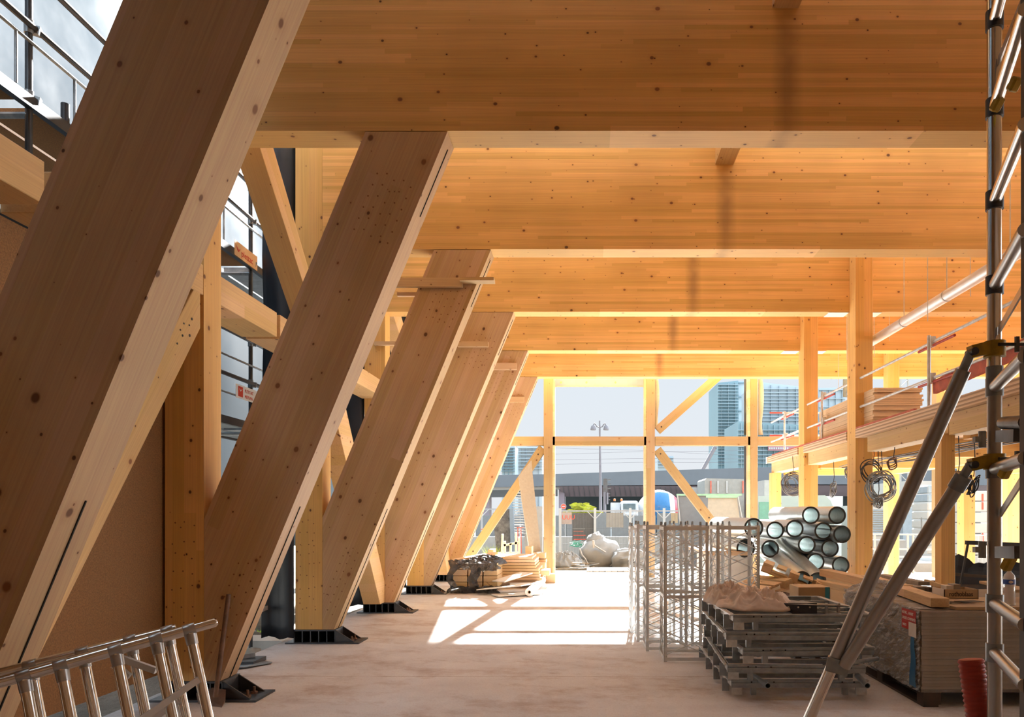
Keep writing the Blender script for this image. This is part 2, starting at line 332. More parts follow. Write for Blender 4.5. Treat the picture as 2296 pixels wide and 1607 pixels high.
# struts and posts
m_dowel = plain('dowel_wood', (.26,.12,.05), .7)
SX = [(-3.185,.168),(-3.05,.168),(-1.165,GZ-.008),(-1.846,GZ-.008),(-3.185,1.51)]
ordn = ['huge sloping glulam strut at the very front of the row', 'second sloping glulam strut, a rusty prop leaning at its foot', 'third sloping glulam strut with a plank nailed across its top', 'fourth sloping glulam strut from the camera', 'fifth sloping glulam strut from the camera', 'farthest sloping glulam strut, edge against the end window']
for k in range(-1, 5):
    y0 = G(k)
    if k == -1: y0 = 3.40
    t = thing('glulam_strut', ordn[k+1], 'strut', (-3.1, y0, .168), 'sloping glulam struts')
    s = MB().prism(SX, 'y', y0, y0+GT).mat(1)
    for (a, b) in ((.0, .32), (.86, .985)):        # knife-plate slots in the edge face, low and high
        p = Vector((-3.05, 0, .168)); q = Vector((-1.162, 0, GZ)); d = q-p
        s.bar(p+d*a+Vector((-.03,y0+.155,0)), p+d*b+Vector((-.03,y0+.155,0)), .008, .068, up=(SE.x,0,SE.z))
    s.mat(2)
    if k > -1:
        for cx, cz, nu, nv in ((-2.86, .75, 9, 7), (-1.72, 4.15, 6, 5)):
            for i in range(nu):
                for j in range(nv):
                    c = Vector((cx, y0, cz))+SD*(i-nu/2+.3*(j%2))*.10-SE*(j-nv/2)*.075
                    if c.x < -3.13 or (cx < -2 and c.x > -3.05+(c.z-.168)/2.417-.07): continue
                    s.lathe(c+Vector((0,-.0012,0)), c+Vector((0,.002,0)), [(0,.0075),(.003,.0075)], 8)
    s.build('timber', [m_strut, m_slot, m_dowel], t)
    # companion post
    if k > -1:
        t = thing('glulam_post', ['vertical glulam post joined to the second strut beside the fibre board','vertical glulam post joined to the third strut beside a black membrane','vertical glulam post joined to the fourth strut','vertical glulam post joined to the fifth strut','vertical glulam post joined to the farthest strut'][k], 'post', (-3.35, y0, .168), 'vertical posts at the strut feet', 'thing')
        s = MB().box(-3.51, -3.187, y0, y0+GT, .168, 6.52).mat(1)
        for i in range(9):
            for j in (0,1,2):
                c = Vector((-3.44+.08*j+R.uniform(-.018,.018), y0, .42+i*.13+R.uniform(-.03,.03))); s.lathe(c+Vector((0,-.0012,0)), c+Vector((0,.002,0)), [(0,.007),(.003,.007)], 8)
        s.build('timber', [m_post, m_dowel], t)
        # steel shoe
        t = thing('steel_shoe', ['welded steel shoe under the second strut, gusset pointing into the hall','welded steel shoe under the third strut','welded steel shoe under the fourth strut','welded steel shoe under the fifth strut','welded steel shoe under the farthest strut'][k], 'steel base', (-3.3, y0, 0), 'steel shoes under the struts')
        MB().box(-3.62, -2.74, y0-.04, y0+.34, .0, .018).build('base_plate', m_steel_d, t)
        MB().box(-3.54, -3.03, y0-.01, y0+.30, .150, .166).build('top_plate', m_steel_d, t)
        for i in range(6):
            xx = -3.53+i*.098; MB().box(xx, xx+.012, y0-.005, y0+.29, .018, .15).build('fin', m_steel_d, t)
        MB().box(-3.53, -3.03, y0+.28, y0+.295, .018, .15).build('back_plate', m_steel_d, t)
        for yy in (y0+.0, y0+.27): MB().prism([(-3.03,.018),(-2.80,.018),(-3.03,.165)], 'y', yy, yy+.014).build('gusset', m_steel_d, t)
        for yy in (y0+.08, y0+.2):
            MB().lathe((-2.86,yy,.018),(-2.86,yy,.075),[(0,.03),(.016,.03),(.016,.012),(.057,.012)],8).build('anchor_bolt', m_rust, t)
# fibre board lining and its framing
o = MB().box(-3.58, -3.535, -9, 6.66, .23, 3.35).build('wall_left', m_board, origin=(-3.5,0,0)); struct(o)
def rail(y0, y1, lab, x0=-3.55, x1=-3.19, z0=3.37, z1=3.62):
    o = MB().box(x0, x1, y0, y1, z0, z1).build('facade_rail', m_raily, bevel=.004); return tag(o, lab, 'rail', 'long rails of the side wall', 'thing')
rail(-8.9, 4.28, 'thick glulam rail above the fibre board, cut off square')
rail(4.40, G(0), 'short glulam rail end with nail holes butting the second strut post')
rail(G(0)+GT, 7.48, 'lit glulam rail between the second and third struts')
rail(7.56, G(1), 'continuation of the lit rail behind the second strut')
rail(G(1)+GT, G(2), 'glulam rail end showing between the second and third struts, further on')
rail(G(2)+GT, G(3), 'glulam rail between the fourth and fifth strut posts')
rail(G(3)+GT, G(4), 'glulam rail between the fifth and farthest strut posts')
def brace(pts, lab, x0=-3.45, x1=-3.19):
    a = Vector((0, pts[1][0]-pts[0][0], pts[1][1]-pts[0][1]))
    key = 'spruce_brace_%d' % round(math.degrees(math.atan2(a.z, a.y)))
    m = bpy.data.materials.get(key) or wood(key, (.68,.45,.22), a, a.cross(Vector((1,0,0))), lam=.13, var=.06, seglen=9)
    t = thing('facade_brace', lab, 'brace', (x1, pts[0][0], pts[0][1]), 'diagonal braces of the side wall')
    MB().prism(pts, 'x', x0, x1).build('timber', m, t, bevel=.004); return t
t = brace([(3.81,.15),(6.0,3.08),(6.0,3.37),(5.9,3.37),(3.63,.33),(3.63,.15)], 'diagonal brace with bolt heads behind the frontmost strut')
s = MB()
for px, py, r in ((430,715,.011),(425,752,.012),(409,752,.01),(412,725,.008),(404,739,.008),(397,770,.008),(424,729,.008)):
    D = 3.19*FPX/(XV-px); c = W(px, py, D); s.lathe(c+Vector((-.002,0,0)), c+Vector((.004,0,0)), [(0,r),(.006,r)], 8)
s.build('bolt_heads', m_steel_d, t)
brace([(6.34,5.80),(8.74,3.63),(8.74,3.95),(6.60,6.05),(6.34,6.3)], 'upper diagonal brace in shade, between the nearest and second girders')
brace([(9.04,3.37),(9.30,3.37),(11.44,.50),(11.44,.17),(11.2,.17),(9.04,3.02)], 'lower diagonal brace meeting the foot of the fourth strut post')
brace([(11.9,4.85),(12.2,5.1),(14.14,3.9),(14.14,3.62)], 'short diagonal brace under a bent steel bracket')
brace([(14.45,3.37),(14.7,3.37),(16.84,.5),(16.84,.17),(16.6,.17),(14.45,3.0)], 'lower diagonal brace near the farthest strut')
o = MB().slab([W(868,676,11.8),W(900,676,11.8),W(913,690,11.7),W(871,702,11.7)], (0,1,0), .18).build('steel_bracket', m_galv); tag(o, 'bent grey steel bracket at the head of a short brace, beside the second strut', 'bracket')
# membrane strips beside the posts
for k, (xa, xb, zt, zb) in enumerate([(-3.93,-3.52,6.4,.06),(-4.0,-3.52,6.4,.12),(-4.0,-3.52,6.4,.12)]):
    y = G(k+1)+.02; o = MB().grid(6, 40, lambda u, v: (xa+(xb-xa)*u, y+.05*math.sin(u*5+v*3)+.03*noise.noise(Vector((u*2,v*9,k))), zb+(zt-zb)*v+.02*math.sin(u*9)*(v < .1))).build('membrane_strip', m_black, smooth=60, solid=.004)
    tag(o, ['long black membrane strip hanging beside the third strut post','black membrane strip behind the fourth strut post','black membrane strip behind the fifth strut post'][k], 'membrane', 'black membrane strips')
# planks nailed across the struts
for (a, b, c, d, D, lab, k) in ((884,1036,622,642,8.68,'short thick plank nailed across the third strut near its top',1), (1030,1107,621,628,8.60,'thin plank end poking past the third strut',1), (890,1010,655,663,8.95,'thin plank behind the third strut head, lower of two',1),
                         (838,912,765,773,11.38,'thin plank crossing behind the second strut, lower one',2), (1025,1094,765,776,11.36,'plank nailed across the fourth strut near its top',2), (1100,1158,813,828,14.08,'short plank nailed across the fifth strut',3), (1143,1175,889,901,16.78,'short plank nailed across the farthest strut',4)):
    p = W(a, c, D); q = W(b, d, D); y1 = G(k) if D < G(k) else D+.05
    o = MB().box(p.x, q.x, D, y1-.002, q.z, p.z).build('nailed_plank', m_plank); tag(o, lab, 'plank', 'small planks nailed to the struts')

# right-hand columns
def column(name, x0, x1, y0, y1, z0, z1, lab, grp='square timber columns', m=None, extra=None):
    t = thing(name, lab, 'column', ((x0+x1)/2, y0, z0), grp, 'thing')
    MB().box(x0, x1, y0, y1, z0, z1).build('shaft', m or m_post, t, bevel=.004)
    if extra: MB().box(*extra).build('back_shaft', m or m_post, t, bevel=.004)
    return t
CX0, CX1 = 4.11, 4.375
c1 = column('timber_column', CX0, CX1, G(2)-.262, G(2)-.001, 0, 6.5, 'full-height square timber column beside the metal ducts, nearer one', extra=(CX0,CX1,G(2)+.0,G(2)+.10,0,GZ-.012))
MB().box(CX0-.32, CX0-.004, G(2)+.01, G(2)+GT-.02, GZ-.012, GZ-.002).build('bearing_plate', m_white, c1)
MB().box(CX1+.004, CX1+.25, G(2)+.01, G(2)+GT-.02, GZ-.012, GZ-.002).build('bearing_plate', m_white, c1)
c1 = column('timber_column', CX0+.01, CX1+.01, G(3)-.262, G(3)-.001, 0, 6.5, 'full-height square timber column behind the stacked metal ducts', extra=(CX0+.01,CX1+.01,G(3)+.0,G(3)+.10,0,GZ-.012))
MB().box(CX0-.3, CX0-.004, G(3)+.01, G(3)+GT-.02, GZ-.012, GZ-.002).build('bearing_plate', m_white, c1)
MB().box(CX1+.01, CX1+.26, G(3)+.01, G(3)+GT-.02, GZ-.012, GZ-.002).build('bearing_plate', m_white, c1)
column('timber_column', 4.14, 4.36, 16.42, 16.64, 0, 2.49, 'slim timber column under the far tip of the mezzanine', 'columns under the mezzanine')
column('timber_column', 4.12, 4.28, 8.49, 8.65, 0, 2.49, 'timber column under the mezzanine rising from the timber pile', 'columns under the mezzanine')
column('timber_column', 6.83, 7.09, 16.58, 16.845, 0, 6.5, 'full-height timber column behind the plywood stack')
column('timber_column', 7.03, 7.24, 13.62, 13.88, 0, 2.47, 'timber column behind the black torn tub', 'columns under the mezzanine')
column('timber_column', 9.35, 9.75, 16.4, 16.66, 0, 6.5, 'orange timber column seen past the scaffold upright')

# end wall: posts, rail, braces
YE = 17.8
def epost(px0, px1, lab, sx=1, side=4.5, ybot=1273):
    D = YE; a, b = XP(px0, D), XP(px1, D); zb = 0.06 if px0 == 1219 else 0.0
    t = thing('end_post', lab, 'post', ((a+b)/2, D, zb), 'posts of the open end wall', 'thing')
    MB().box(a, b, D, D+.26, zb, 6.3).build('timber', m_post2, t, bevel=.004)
    s0, s1 = (b+.002, b+.06) if sx > 0 else (a-.06, a-.002)
    MB().box(s0, s1, D+.02, D+.28, zb, 6.3).build('edge_board', m_plank, t)
    MB().box((a+b)/2-.003, (a+b)/2+.003, D-.0015, D+.01, zb, zb+.36).build('plate_slot', m_slot, t)
    return t
epost(1219, 1238.5, 'end-wall post standing on two timber blocks beside the white roll')
epost(1450, 1468.5, 'end-wall post rising behind the lattice frames', -1)
epost(1683.5, 1699, 'end-wall post between the leaning boards and the far mezzanine tip', -1)
epost(2100, 2118, 'end-wall post showing under the mezzanine')
for a, b, lab in ((1000,1219,'end-wall rail piece touching the farthest strut'),(1238.8,1449.5,'end-wall rail piece crossing the street lamp'),(1469,1683,'end-wall rail piece where the two braces meet'),(1699.3,2100,'end-wall rail piece running behind the mezzanine guardrail')):
    if a == 1000: x0 = -3.6
    else: x0 = XP(a, YE)
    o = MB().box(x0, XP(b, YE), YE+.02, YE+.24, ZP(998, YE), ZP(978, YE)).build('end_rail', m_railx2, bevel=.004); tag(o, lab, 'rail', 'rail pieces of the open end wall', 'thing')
def ebrace(p0, p1, w, lab):
    D = YE+.13; a = W(*p0, D); b = W(*p1, D); d = (b-a); t = thing('end_brace', lab, 'brace', a, 'diagonal braces of the end wall')
    m = wood('spruce_endbrace', (.31,.22,.12), d, d.cross(Vector((0,1,0))), lam=.2, var=.05, seglen=9)  # same darkened tone as the end-wall posts
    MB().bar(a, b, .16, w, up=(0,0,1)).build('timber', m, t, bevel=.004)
    for q in (.06, .94):
        c = a+d*q; MB().lathe(c+Vector((0,-.083,0)), c+Vector((0,-.07,0)), [(0,.02),(.013,.02)], 10).build('bolt', m_slot, t)
ebrace((1052,1250),(1217,1004), .21, 'yellow-lit brace rising to the end post, foam board leaning on it')
ebrace((1474,965),(1612,842), .215, 'upper brace of the end wall in front of the hazy tower')
ebrace((1473,1008),(1596,1170), .215, 'lower brace of the end wall reaching down to the ducts')
# blocks under the first end post
for i, (dx, z0, z1, w) in enumerate(((0,.0,.06,.34),)):
    o = MB().box(XP(1219,17.6)-.10, XP(1219,17.6)+.28, 17.45, 18.2, 0, .058).build('timber_block', m_plank, bevel=.006); tag(o, 'pale timber block under the end-wall post, slightly rounded', 'timber block')
o = MB().box(XP(1224,16.6), XP(1246,16.6), 16.5, 16.72, 0, .2).build('timber_block', m_plank, bevel=.01); tag(o, 'stubby upright timber block just in front of the end-wall post', 'timber block')
# curled strips and membranes on end posts
m_slate = plain('slate_membrane', (.06,.075,.10), .6, 0, .2, 3)
for px, w, y0, y1, m, lab in ((1671,3,850,975,m_slate,'dark membrane strip on the end post, above the rail'),(1671,3,1000,1165,m_slate,'dark membrane strip on the end post, below the rail'),(1471,6,850,960,m_foam,'brown paper strip curling beside the middle end post'),(1703,8,850,975,m_foam,'brown curled strip beside the end post near the glazed building'),(1893,9,850,890,m_slate,'blue-black membrane flap beside the nearer full-height column')):
    D = YE+.262; o = MB().grid(2, 16, lambda u, v: (XP(px-3+(w+3)*u*(1.0-.2*math.sin(v*7)), D), D+.02*u*math.sin(v*12), ZP(y1+(y0-y1)*v, D))).build('loose_strip', m, smooth=60, solid=.004); tag(o, lab, 'strip')
# banner outside above the opening
D = 18.085; t = thing('hoarding_banner', 'white mesh banner with green dots hanging under the farthest girder', 'banner', W(1344,866,D))
MB().grid(20, 3, lambda u, v: (XP(1236+214*u, D), D+.01*math.sin(u*30), ZP(866-20*v, D))).build('sheet', plain('banner_mesh', (.34,.33,.32), .8, 0, .04, 4, trans=.4), t, solid=.003)
MB().bar(W(1236,866,D), W(1450,866,D), .03, .025).build('bottom_bar', m_foam, t)
for px in (1258,1315,1380): MB().blob(W(px,857,D-.02), (.025,.005,.028), .2, 3, 10).build('leaf_dot', plain('leaf_green', (.35,.55,.15), .7), t)
# ---------------------------------------------------------------- mezzanine
ZD0, ZD1 = 2.72, 2.86
t = thing('mezzanine_deck', 'layered plywood mezzanine deck with striped edge', 'deck', (6.5, 10, ZD0), None, 'thing')
N = NT('plywood_edge'); P = N.coord(); z = N.dot(P, (0,0,1)); st = N.math('FRACT', N.math('DIVIDE', z, .045)); c = N.mix(N.ramp(st, 0, 1, .3, .5), (.68,.50,.33), (.36,.24,.15)); c = N.mix(N.ramp(st, 0, 1, .85, .9), c, (.75,.62,.5)); N.base(c, .7); m_ply = N.m
_d = MB().box(4.40, 6.80, 3.4, 16.72, ZD0, ZD1).box(6.80, 7.12, 3.4, 16.55, ZD0, ZD1).box(7.12, 12.5, 3.4, 16.37, ZD0, ZD1)
for _a, _b in ((3.4, 11.18),(11.57, 13.88),(14.27, 16.72)): _d.box(4.105, 4.40, _a, _b, ZD0, ZD1)
_d.build('panel', m_ply, t)
MB().box(4.09, 4.105, 16.66, 16.74, ZD0-.01, ZD1+.005).build('end_cap', m_white, t)
for y0, y1, zb, lab in ((4.0,8.46,2.47,'pale mezzanine edge beam nearest the scaffold, with nail holes'),(8.66,10.92,2.49,'pale knotty mezzanine edge beam starting at the nearer full-height column'),(11.57,13.87,2.49,'pale mezzanine edge beam between the two full-height columns'),(14.27,16.62,2.49,'pale mezzanine edge beam at the far tip')):
    if y0 == 8.66: y0, y1 = 8.47, 10.925
    o = MB().box(4.19, 4.44, y0, y1, zb, ZD0-.002).build('mezzanine_edge_beam', m_deck, bevel=.004); tag(o, lab, 'beam', 'edge beams of the mezzanine', 'thing')
for y in (8.5, 11.25, 13.95, 16.45):
    o = MB().box(4.46, 6.80 if y == 16.45 else 12.4, y, y+.16, 2.44, ZD0-.004).build('mezzanine_cross_beam', m_railx); tag(o, {8.5:'orange cross beam under the mezzanine by the slim column',11.25:'orange cross beam under the mezzanine by the nearer full-height column',13.95:'orange cross beam under the mezzanine by the farther full-height column',16.45:'orange cross beam under the far end of the mezzanine'}[y], 'beam', 'cross beams under the mezzanine', 'thing')
for x in (6.85, 9.4):
    for a, b in ((4.2,8.49),(8.67,11.24),(11.42,13.94),(14.12,16.44)):
        o = MB().box(x, x+.16, a, b, 2.46, ZD0-.004).build('mezzanine_joist', m_raily); tag(o, 'orange joist running lengthwise under the mezzanine', 'joist', 'joists under the mezzanine', 'thing')
# ================================================================ scaffold and tarp outside the side wall
XS = -4.15
tp = MB().grid(60, 26, lambda u, v: (-6.1+.012*math.sin(u*70+v*4)+.02*noise.noise(Vector((u*22,v*8,3))), -7+31*u, .9+9.6*v)).build('scaffold_tarp', m_tarp, smooth=60, solid=.003)
tag(tp, 'large white translucent tarp stretched behind the outer scaffold', 'tarp')
def zr(r): return EYE+r*4.15
sc_ = thing('facade_scaffold', 'grey tubular scaffold with guardrails and decks outside the side wall', 'scaffold', (XS, 6, -.14))
stds = [-1.8, 1.8, 5.41, 8.97, 12.5, 16.1, 19.5]
for i, y in enumerate(stds):
    MB().tube([(XS,y,-.14+.02),(XS,y,9)], .0242, 12).build('standard', m_steel_d, sc_, smooth=40)
    MB().tube([(XS-.75,y,-.12),(XS-.75,y,9)], .0242, 8).build('standard', m_galv_d, sc_, smooth=40)
    MB().box(XS-.08, XS+.08, y-.08, y+.08, -.14, -.128).build('base_plate', m_galv_d, sc_)
for r_, rad, nm in ((.97,.024,'guardrail'),(.872,.024,'guardrail'),(.842,.013,'thin_rail'),(.51,.024,'guardrail'),(.387,.024,'guardrail'),(.438,.012,'thin_rail'),(.336,.012,'thin_rail'),(1.30,.024,'guardrail')):
    MB().tube([(XS+.03,-5,zr(r_)),(XS+.03,20,zr(r_))], rad, 10).build(nm, m_steel_d if rad > .02 else m_galv_d, sc_, smooth=40)
for y in [3.45+.60*i for i in range(20)]:
    if min(abs(y-s) for s in stds) > .15: MB().tube([(XS+.03,y,zr(.75)),(XS+.03,y,zr(.842))], .011, 8).build('infill_bar', m_galv_d, sc_, smooth=40)
for y in [6.3, 7.9, 9.6, 10.4]:
    MB().tube([(XS+.03,y,zr(.30)),(XS+.03,y,zr(.438))], .010, 8).build('infill_bar', m_galv_d, sc_, smooth=40)
for zz in (zr(.745), zr(.27)):
    MB().box(XS+.0, XS+.05, -5, 20, zz-.09, zz+.0).build('deck_edge', m_steel_d, sc_)
    MB().box(XS-.80, XS-.75, -5, 20, zz-.09, zz).build('deck_edge', m_steel_d, sc_)
    for i, y in enumerate(stds[:-1]):
        MB().box(XS-.02-.36, XS-.02, y+.1, stds[i+1]-.1, zz-.07, zz-.02).build('deck_panel', m_board if (zz > 4 and y < 5.5) else m_galv_d, sc_)
        MB().box(XS-.73, XS-.02-.39, y+.1, stds[i+1]-.1, zz-.07, zz-.02).build('deck_panel', m_board if (zz > 4 and y < 5.5) else m_galv_d, sc_)
        MB().tube([(XS-.75,y,zz-.13),(XS,y,zz-.13)], .024, 8).build('transom', m_galv_d, sc_, smooth=40)
for y in stds:
    for r_ in (.97,.872,.51,.387,.745):
        MB().lathe((XS,y,zr(r_)-.05),(XS,y,zr(r_)+.05),[(0,.032),(.1,.032)],10).bar((XS,y+.03,zr(r_)),(XS+.05,y+.05,zr(r_)-.01),.05,.06).build('coupler', m_galv_d, sc_, smooth=40)
# short spigot tube beside the board and strap
o = MB().tube([(XP(146,5.75),5.75,zr(.745)),W(146,233,5.75)], .030, 12).build('scaffold_spigot', m_steel_d, smooth=40); tag(o, 'short vertical tube end standing on the scaffold deck by the big strut', 'tube')
def sign(name, lab, p0, p1, mat, lines, logo):
    # board in the plane of the guardrails, seen obliquely
    x = XS+.052; Da = (x)*FPX/(p0[0]-XV); Db = x*FPX/(p1[0]-XV); z1 = ZP(p0[1], Da); z0 = ZP(p0[2], Da)
    t = thing(name, lab, 'sign', (x, (Da+Db)/2, z0)); w = Db-Da; h = z1-z0
    MB().box(x-.003, x, Da, Db, z0, z1).build('board', mat, t)
    for txt, sz, u, v, m in lines:
        text(txt, sz*h, Matrix.Translation((x+.002, Da+u*w, z0+v*h)) @ Matrix.Rotation(math.pi/2, 4, 'Z') @ Matrix.Rotation(math.pi/2, 4, 'X'), m, t)
    return t, x, Da, w, z0, h
def text(body, size, mat4, m, parent, name='lettering', align='LEFT', bold=.0, sx=1):
    c = bpy.data.curves.new(name, 'FONT'); c.body = body; c.size = size; c.extrude = .0008; c.align_x = align; c.offset = bold; c.resolution_u = 4
    c.materials.append(m); _t = bpy.data.objects.new(name, c); me = bpy.data.meshes.new_from_object(_t); bpy.data.objects.remove(_t); o = bpy.data.objects.new(name, me); COL.objects.link(o); o.parent = parent
    off = Vector(parent['_o']); o.matrix_local = Matrix.Translation(-off) @ mat4 @ Matrix.Diagonal((sx,1,1,1)); return o
t, x, Da, w, z0, h = sign('scaffold_sign', 'orange-tan sign with red lettering and bird mark on the upper scaffold rail', (526,536,570), (577,0,0), plain('sign_orange', (.72,.40,.17), .6, 0, .05), [('plettac', .62, .28, .22, m_text_r)], None)
MB().slab([(x+.001,Da+.05*w,z0+.72*h),(x+.001,Da+.16*w,z0+.50*h),(x+.001,Da+.25*w,z0+.62*h),(x+.001,Da+.17*w,z0+.36*h),(x+.001,Da+.12*w,z0+.40*h)], (1,0,0), .002).build('bird_mark', m_text_r, t)
t, x, Da, w, z0, h = sign('scaffold_sign', 'white sign with red lettering and square red mark on the lower scaffold rail', (529,859,890), (576,0,0), m_white, [('PLETTAC', .34, .40, .56, m_text_r), ('MEFRAN', .34, .40, .14, m_text_r)], None)
MB().box(x, x+.002, Da+.10*w, Da+.32*w, z0+.14*h, z0+.88*h).build('logo_square', m_text_r, t)
MB().slab([(x+.003,Da+.13*w,z0+.72*h),(x+.003,Da+.20*w,z0+.5*h),(x+.003,Da+.29*w,z0+.74*h),(x+.003,Da+.21*w,z0+.62*h)], (1,0,0), .001).build('bird_mark', m_white, t)

# ground detail outside the side wall, seen under the strut
for i, (px, py, D, r) in enumerate(((589,1395,10.4,.14),(575,1422,9.6,.09),(598,1428,10.0,.08),(566,1460,8.3,.11),(600,1375,11.5,.16))):
    p = W(px, py, D); o = MB().blob((p.x, p.y, -.10+r*.5), (r,r*.9,r*.7), .3, 1.5, 16, seed=i).build('rock', m_foam if i == 3 else m_ground, smooth=60); tag(o, ['rounded pale boulder outside beside the black membrane','small stone outside below the pale boulder','small stone near the grass tuft outside','pinkish stone by the floor edge behind the second strut','larger stone outside behind the rounded boulder'][i], 'rock')
def tuft(c, n, h, sp, name, lab, col, cat='grass'):
    mb = MB()
    for i in range(n):
        a = R.uniform(0, 6.28); l = h*R.uniform(.5, 1); b = Vector(c)+Vector((R.uniform(-sp,sp), R.uniform(-sp,sp), 0)); d = Vector((math.cos(a),math.sin(a),0)); s = Vector((-d.y,d.x,0))*.006
        m1 = b+d*l*.2+Vector((0,0,l*.6)); m2 = b+d*l*.5+Vector((0,0,l)); mb.add([b-s,b+s,m1+s,m1-s,m2],[(0,1,2,3),(3,2,4)])
    m = bpy.data.materials.get('leaf_'+name) or plain('leaf_'+name, col, .6, 0, .3, 9, trans=.4); o = mb.build(name, m, solid=.0005); return tag(o, lab, cat, kind='stuff' if cat == 'grass' else None)
p = W(588,1436,9.9); tuft((p.x,p.y,-.14), 60, .16, .05, 'grass_tuft', 'bright green grass tuft outside beside the membrane strip', (.35,.5,.05))
p = W(592,1372,12.2); tuft((p.x-.2,p.y,-.14), 260, .5, .35, 'weeds', 'yellow-green weeds growing outside past the second strut', (.42,.48,.08))
o = MB().bar(W(570,1372,8.6), W(606,1358,8.9), .05, .05).build('grey_pipe', m_galv); tag(o, 'pale grey pipe crossing the gap beside the black membrane', 'pipe')
o = MB().box(-4.35,-3.80,9.05,9.5,-.14,-.02).build('white_slab', m_offw); tag(o, 'white slab on the ground behind the third steel shoe', 'slab')
# ---- bits by the second strut: loose shoe plate, rusty prop
t = thing('loose_steel_seat', 'loose grey steel seat plate on the floor beyond the second strut', 'steel plate', (-3.45,7.5,0))
MB().slab([W(505,1500,7.2),W(552,1496,7.3),W(610,1486,7.55),W(585,1480,7.9),W(545,1478,8.0),W(500,1484,7.9)], (0,0,1), .01).build('plate', m_galv_d, t)
MB().bar(W(495,1484,7.45), W(572,1472,7.7), .01, .09).build('upstand', m_galv_d, t); MB().box(-3.72,-3.42,7.45,7.75,0.003,.045).build('foot_block', m_steel_d, t)
t = thing('rusty_prop', 'rusty tube prop leaning on the second strut, bent foot plate on the floor', 'prop', W(482,1560,6.0))
MB().tube([W(483,1562,5.93),W(513,1332,5.98)], .019, 12).build('tube', m_rust, t, smooth=40)
MB().slab([W(440,1556,6.05),W(446,1583,5.95),W(497,1586,5.85),W(505,1573,5.9),W(506,1549,6.0),W(475,1544,6.05)], (0,.3,1), .012).build('foot_plate', m_rust, t)
m_crossbar = plain('brushed_aluminium', (.72,.71,.70), .45, .6, .04, 5)
# ---- lower-left aluminium frames
def ladder(lab, pA, pB, tubes, spig, down, bars, seed):
    A = W(*pA); B = W(*pB); t = thing('scaffold_ladder', lab, 'scaffold frame', ((A.x+B.x)/2, (A.y+B.y)/2, 0)); d = (B-A).normalized(); dn = Vector(down)
    MB().tube([A, B], .0255, 16).build('top_tube', m_alu, t, smooth=40)
    if spig: MB().tube([B-d*.005, B+d*.10, B+d*.112], [.021,.021,.012], 14).build('spigot', m_alu, t, smooth=40)
    for px in tubes:
        f = (px-pA[0])/(pB[0]-pA[0]); c = A+(B-A)*f; L = (c.z-.0)/-dn.z
        MB().lathe(c-d*.026, c+d*.026, [(0,.0275),(.004,.029),(.048,.029),(.052,.0275)], 14).build('collar', m_alu_dull, t, smooth=40)
        MB().tube([c, c+dn*L], .0235, 14).build('rung', m_alu, t, smooth=40)
        MB().lathe(c+dn*.022, c+dn*.075, [(0,.0275),(.05,.0255)], 14).build('weld_sleeve', m_alu_dull, t, smooth=40)
    for (f0, k0, f1, k1) in bars:
        a = A+(B-A)*f0+dn*k0; b = A+(B-A)*f1+dn*k1; MB().bar(a+Vector((0,-.03,0)), b+Vector((0,-.03,0)), .016, .028).build('cross_bar', m_crossbar, t)
    return t
dn = Vector((.285, -.12, -1.0)).normalized()
ladder('aluminium scaffold frame lying propped at the lower corner, front one', (-60,1546,3.05), (430,1410,3.45), (-40,43,122,245,341,424), True, dn, [(.0,.55,1.0,.235),(.5,.62,1.0,.575)], 0)
t = ladder('aluminium scaffold frame tucked behind the front one', (-60,1525,3.30), (395,1410,3.62), (60,175,285,374), False, dn, [(.2,.62,.95,.34)], 1)
MB().bar(W(262,1472,3.5), W(350,1503,3.5), .02, .03).build('diagonal_bar', m_white, t); MB().bar(W(255,1490,3.48), W(290,1517,3.48), .02, .028).build('diagonal_bar', m_white, t)
o = MB().tube([W(200,1607,6.9),W(262,1598,7.0),W(305,1580,7.3)], .03, 10).build('red_pipe', m_red, smooth=40); tag(o, 'dark red pipe on the ground below the fibre board', 'pipe')
o = MB().tube([W(243,1620,7.6),W(243,1540,7.6)], .035, 10).build('grey_stub_pipe', m_galv_d, smooth=40); tag(o, 'short grey upright pipe behind the aluminium frames', 'pipe')

# ================================================================ right-hand foreground mobile scaffold
m_channel = plain('grimy_steel_channel', (.12,.12,.125), .5, .4, .1, 8)
DS = 2.64; XR = XP(2230, DS)
t = thing('mobile_scaffold', 'grey tubular mobile scaffold tower at the edge, with outrigger legs', 'scaffold', (XR, DS, 0))
MB().tube([(XR,DS,.12),(XR,DS,ZP(855,DS))], .0245, 18).build('lower_standard', m_alu_dull, t, smooth=40)
MB().tube([(XR,DS,ZP(855,DS)),(XR,DS,ZP(822,DS))], .029, 18).build('joint_sleeve', m_galv_d, t, smooth=40)
MB().tube([(XR-.001,DS,ZP(822,DS)),(XR-.001,DS,3.8)], .0245, 18).build('upper_standard', m_alu, t, smooth=40)
MB().lathe((XR,DS,0),(XR,DS,.15),[(0,.07),(.012,.07),(.013,.018),(.15,.018)],14).build('foot', m_galv_d, t, smooth=40)
XN = XR-.035
UX = XP(2300, 2.12); UY = 2.12
for py, py2, m in ((46,-60,m_alu),(243,160,m_alu),(450,390,m_alu),(640,600,m_alu_dull),(868,845,m_alu_dull),(1052,1062,m_alu_dull),(1352,1358,m_alu_dull),(1462,1492,m_alu_dull)):
    z = ZP(py, DS)
    MB().tube([(XR,DS,z),(UX,UY,z)], .0215, 14).build('rung', m, t, smooth=40)
    MB().lathe((XR,DS,z-.033),(XR,DS,z+.033),[(0,.030),(.066,.030)],18).build('collar', m_steel_d if py < 700 else m_galv_d, t, smooth=40)
MB().box(XP(2286,UY+.02), XP(2286,UY+.02)+.055, UY-.05, UY+.02, 0, ZP(775,UY)+.0).build('side_channel', m_channel, t)
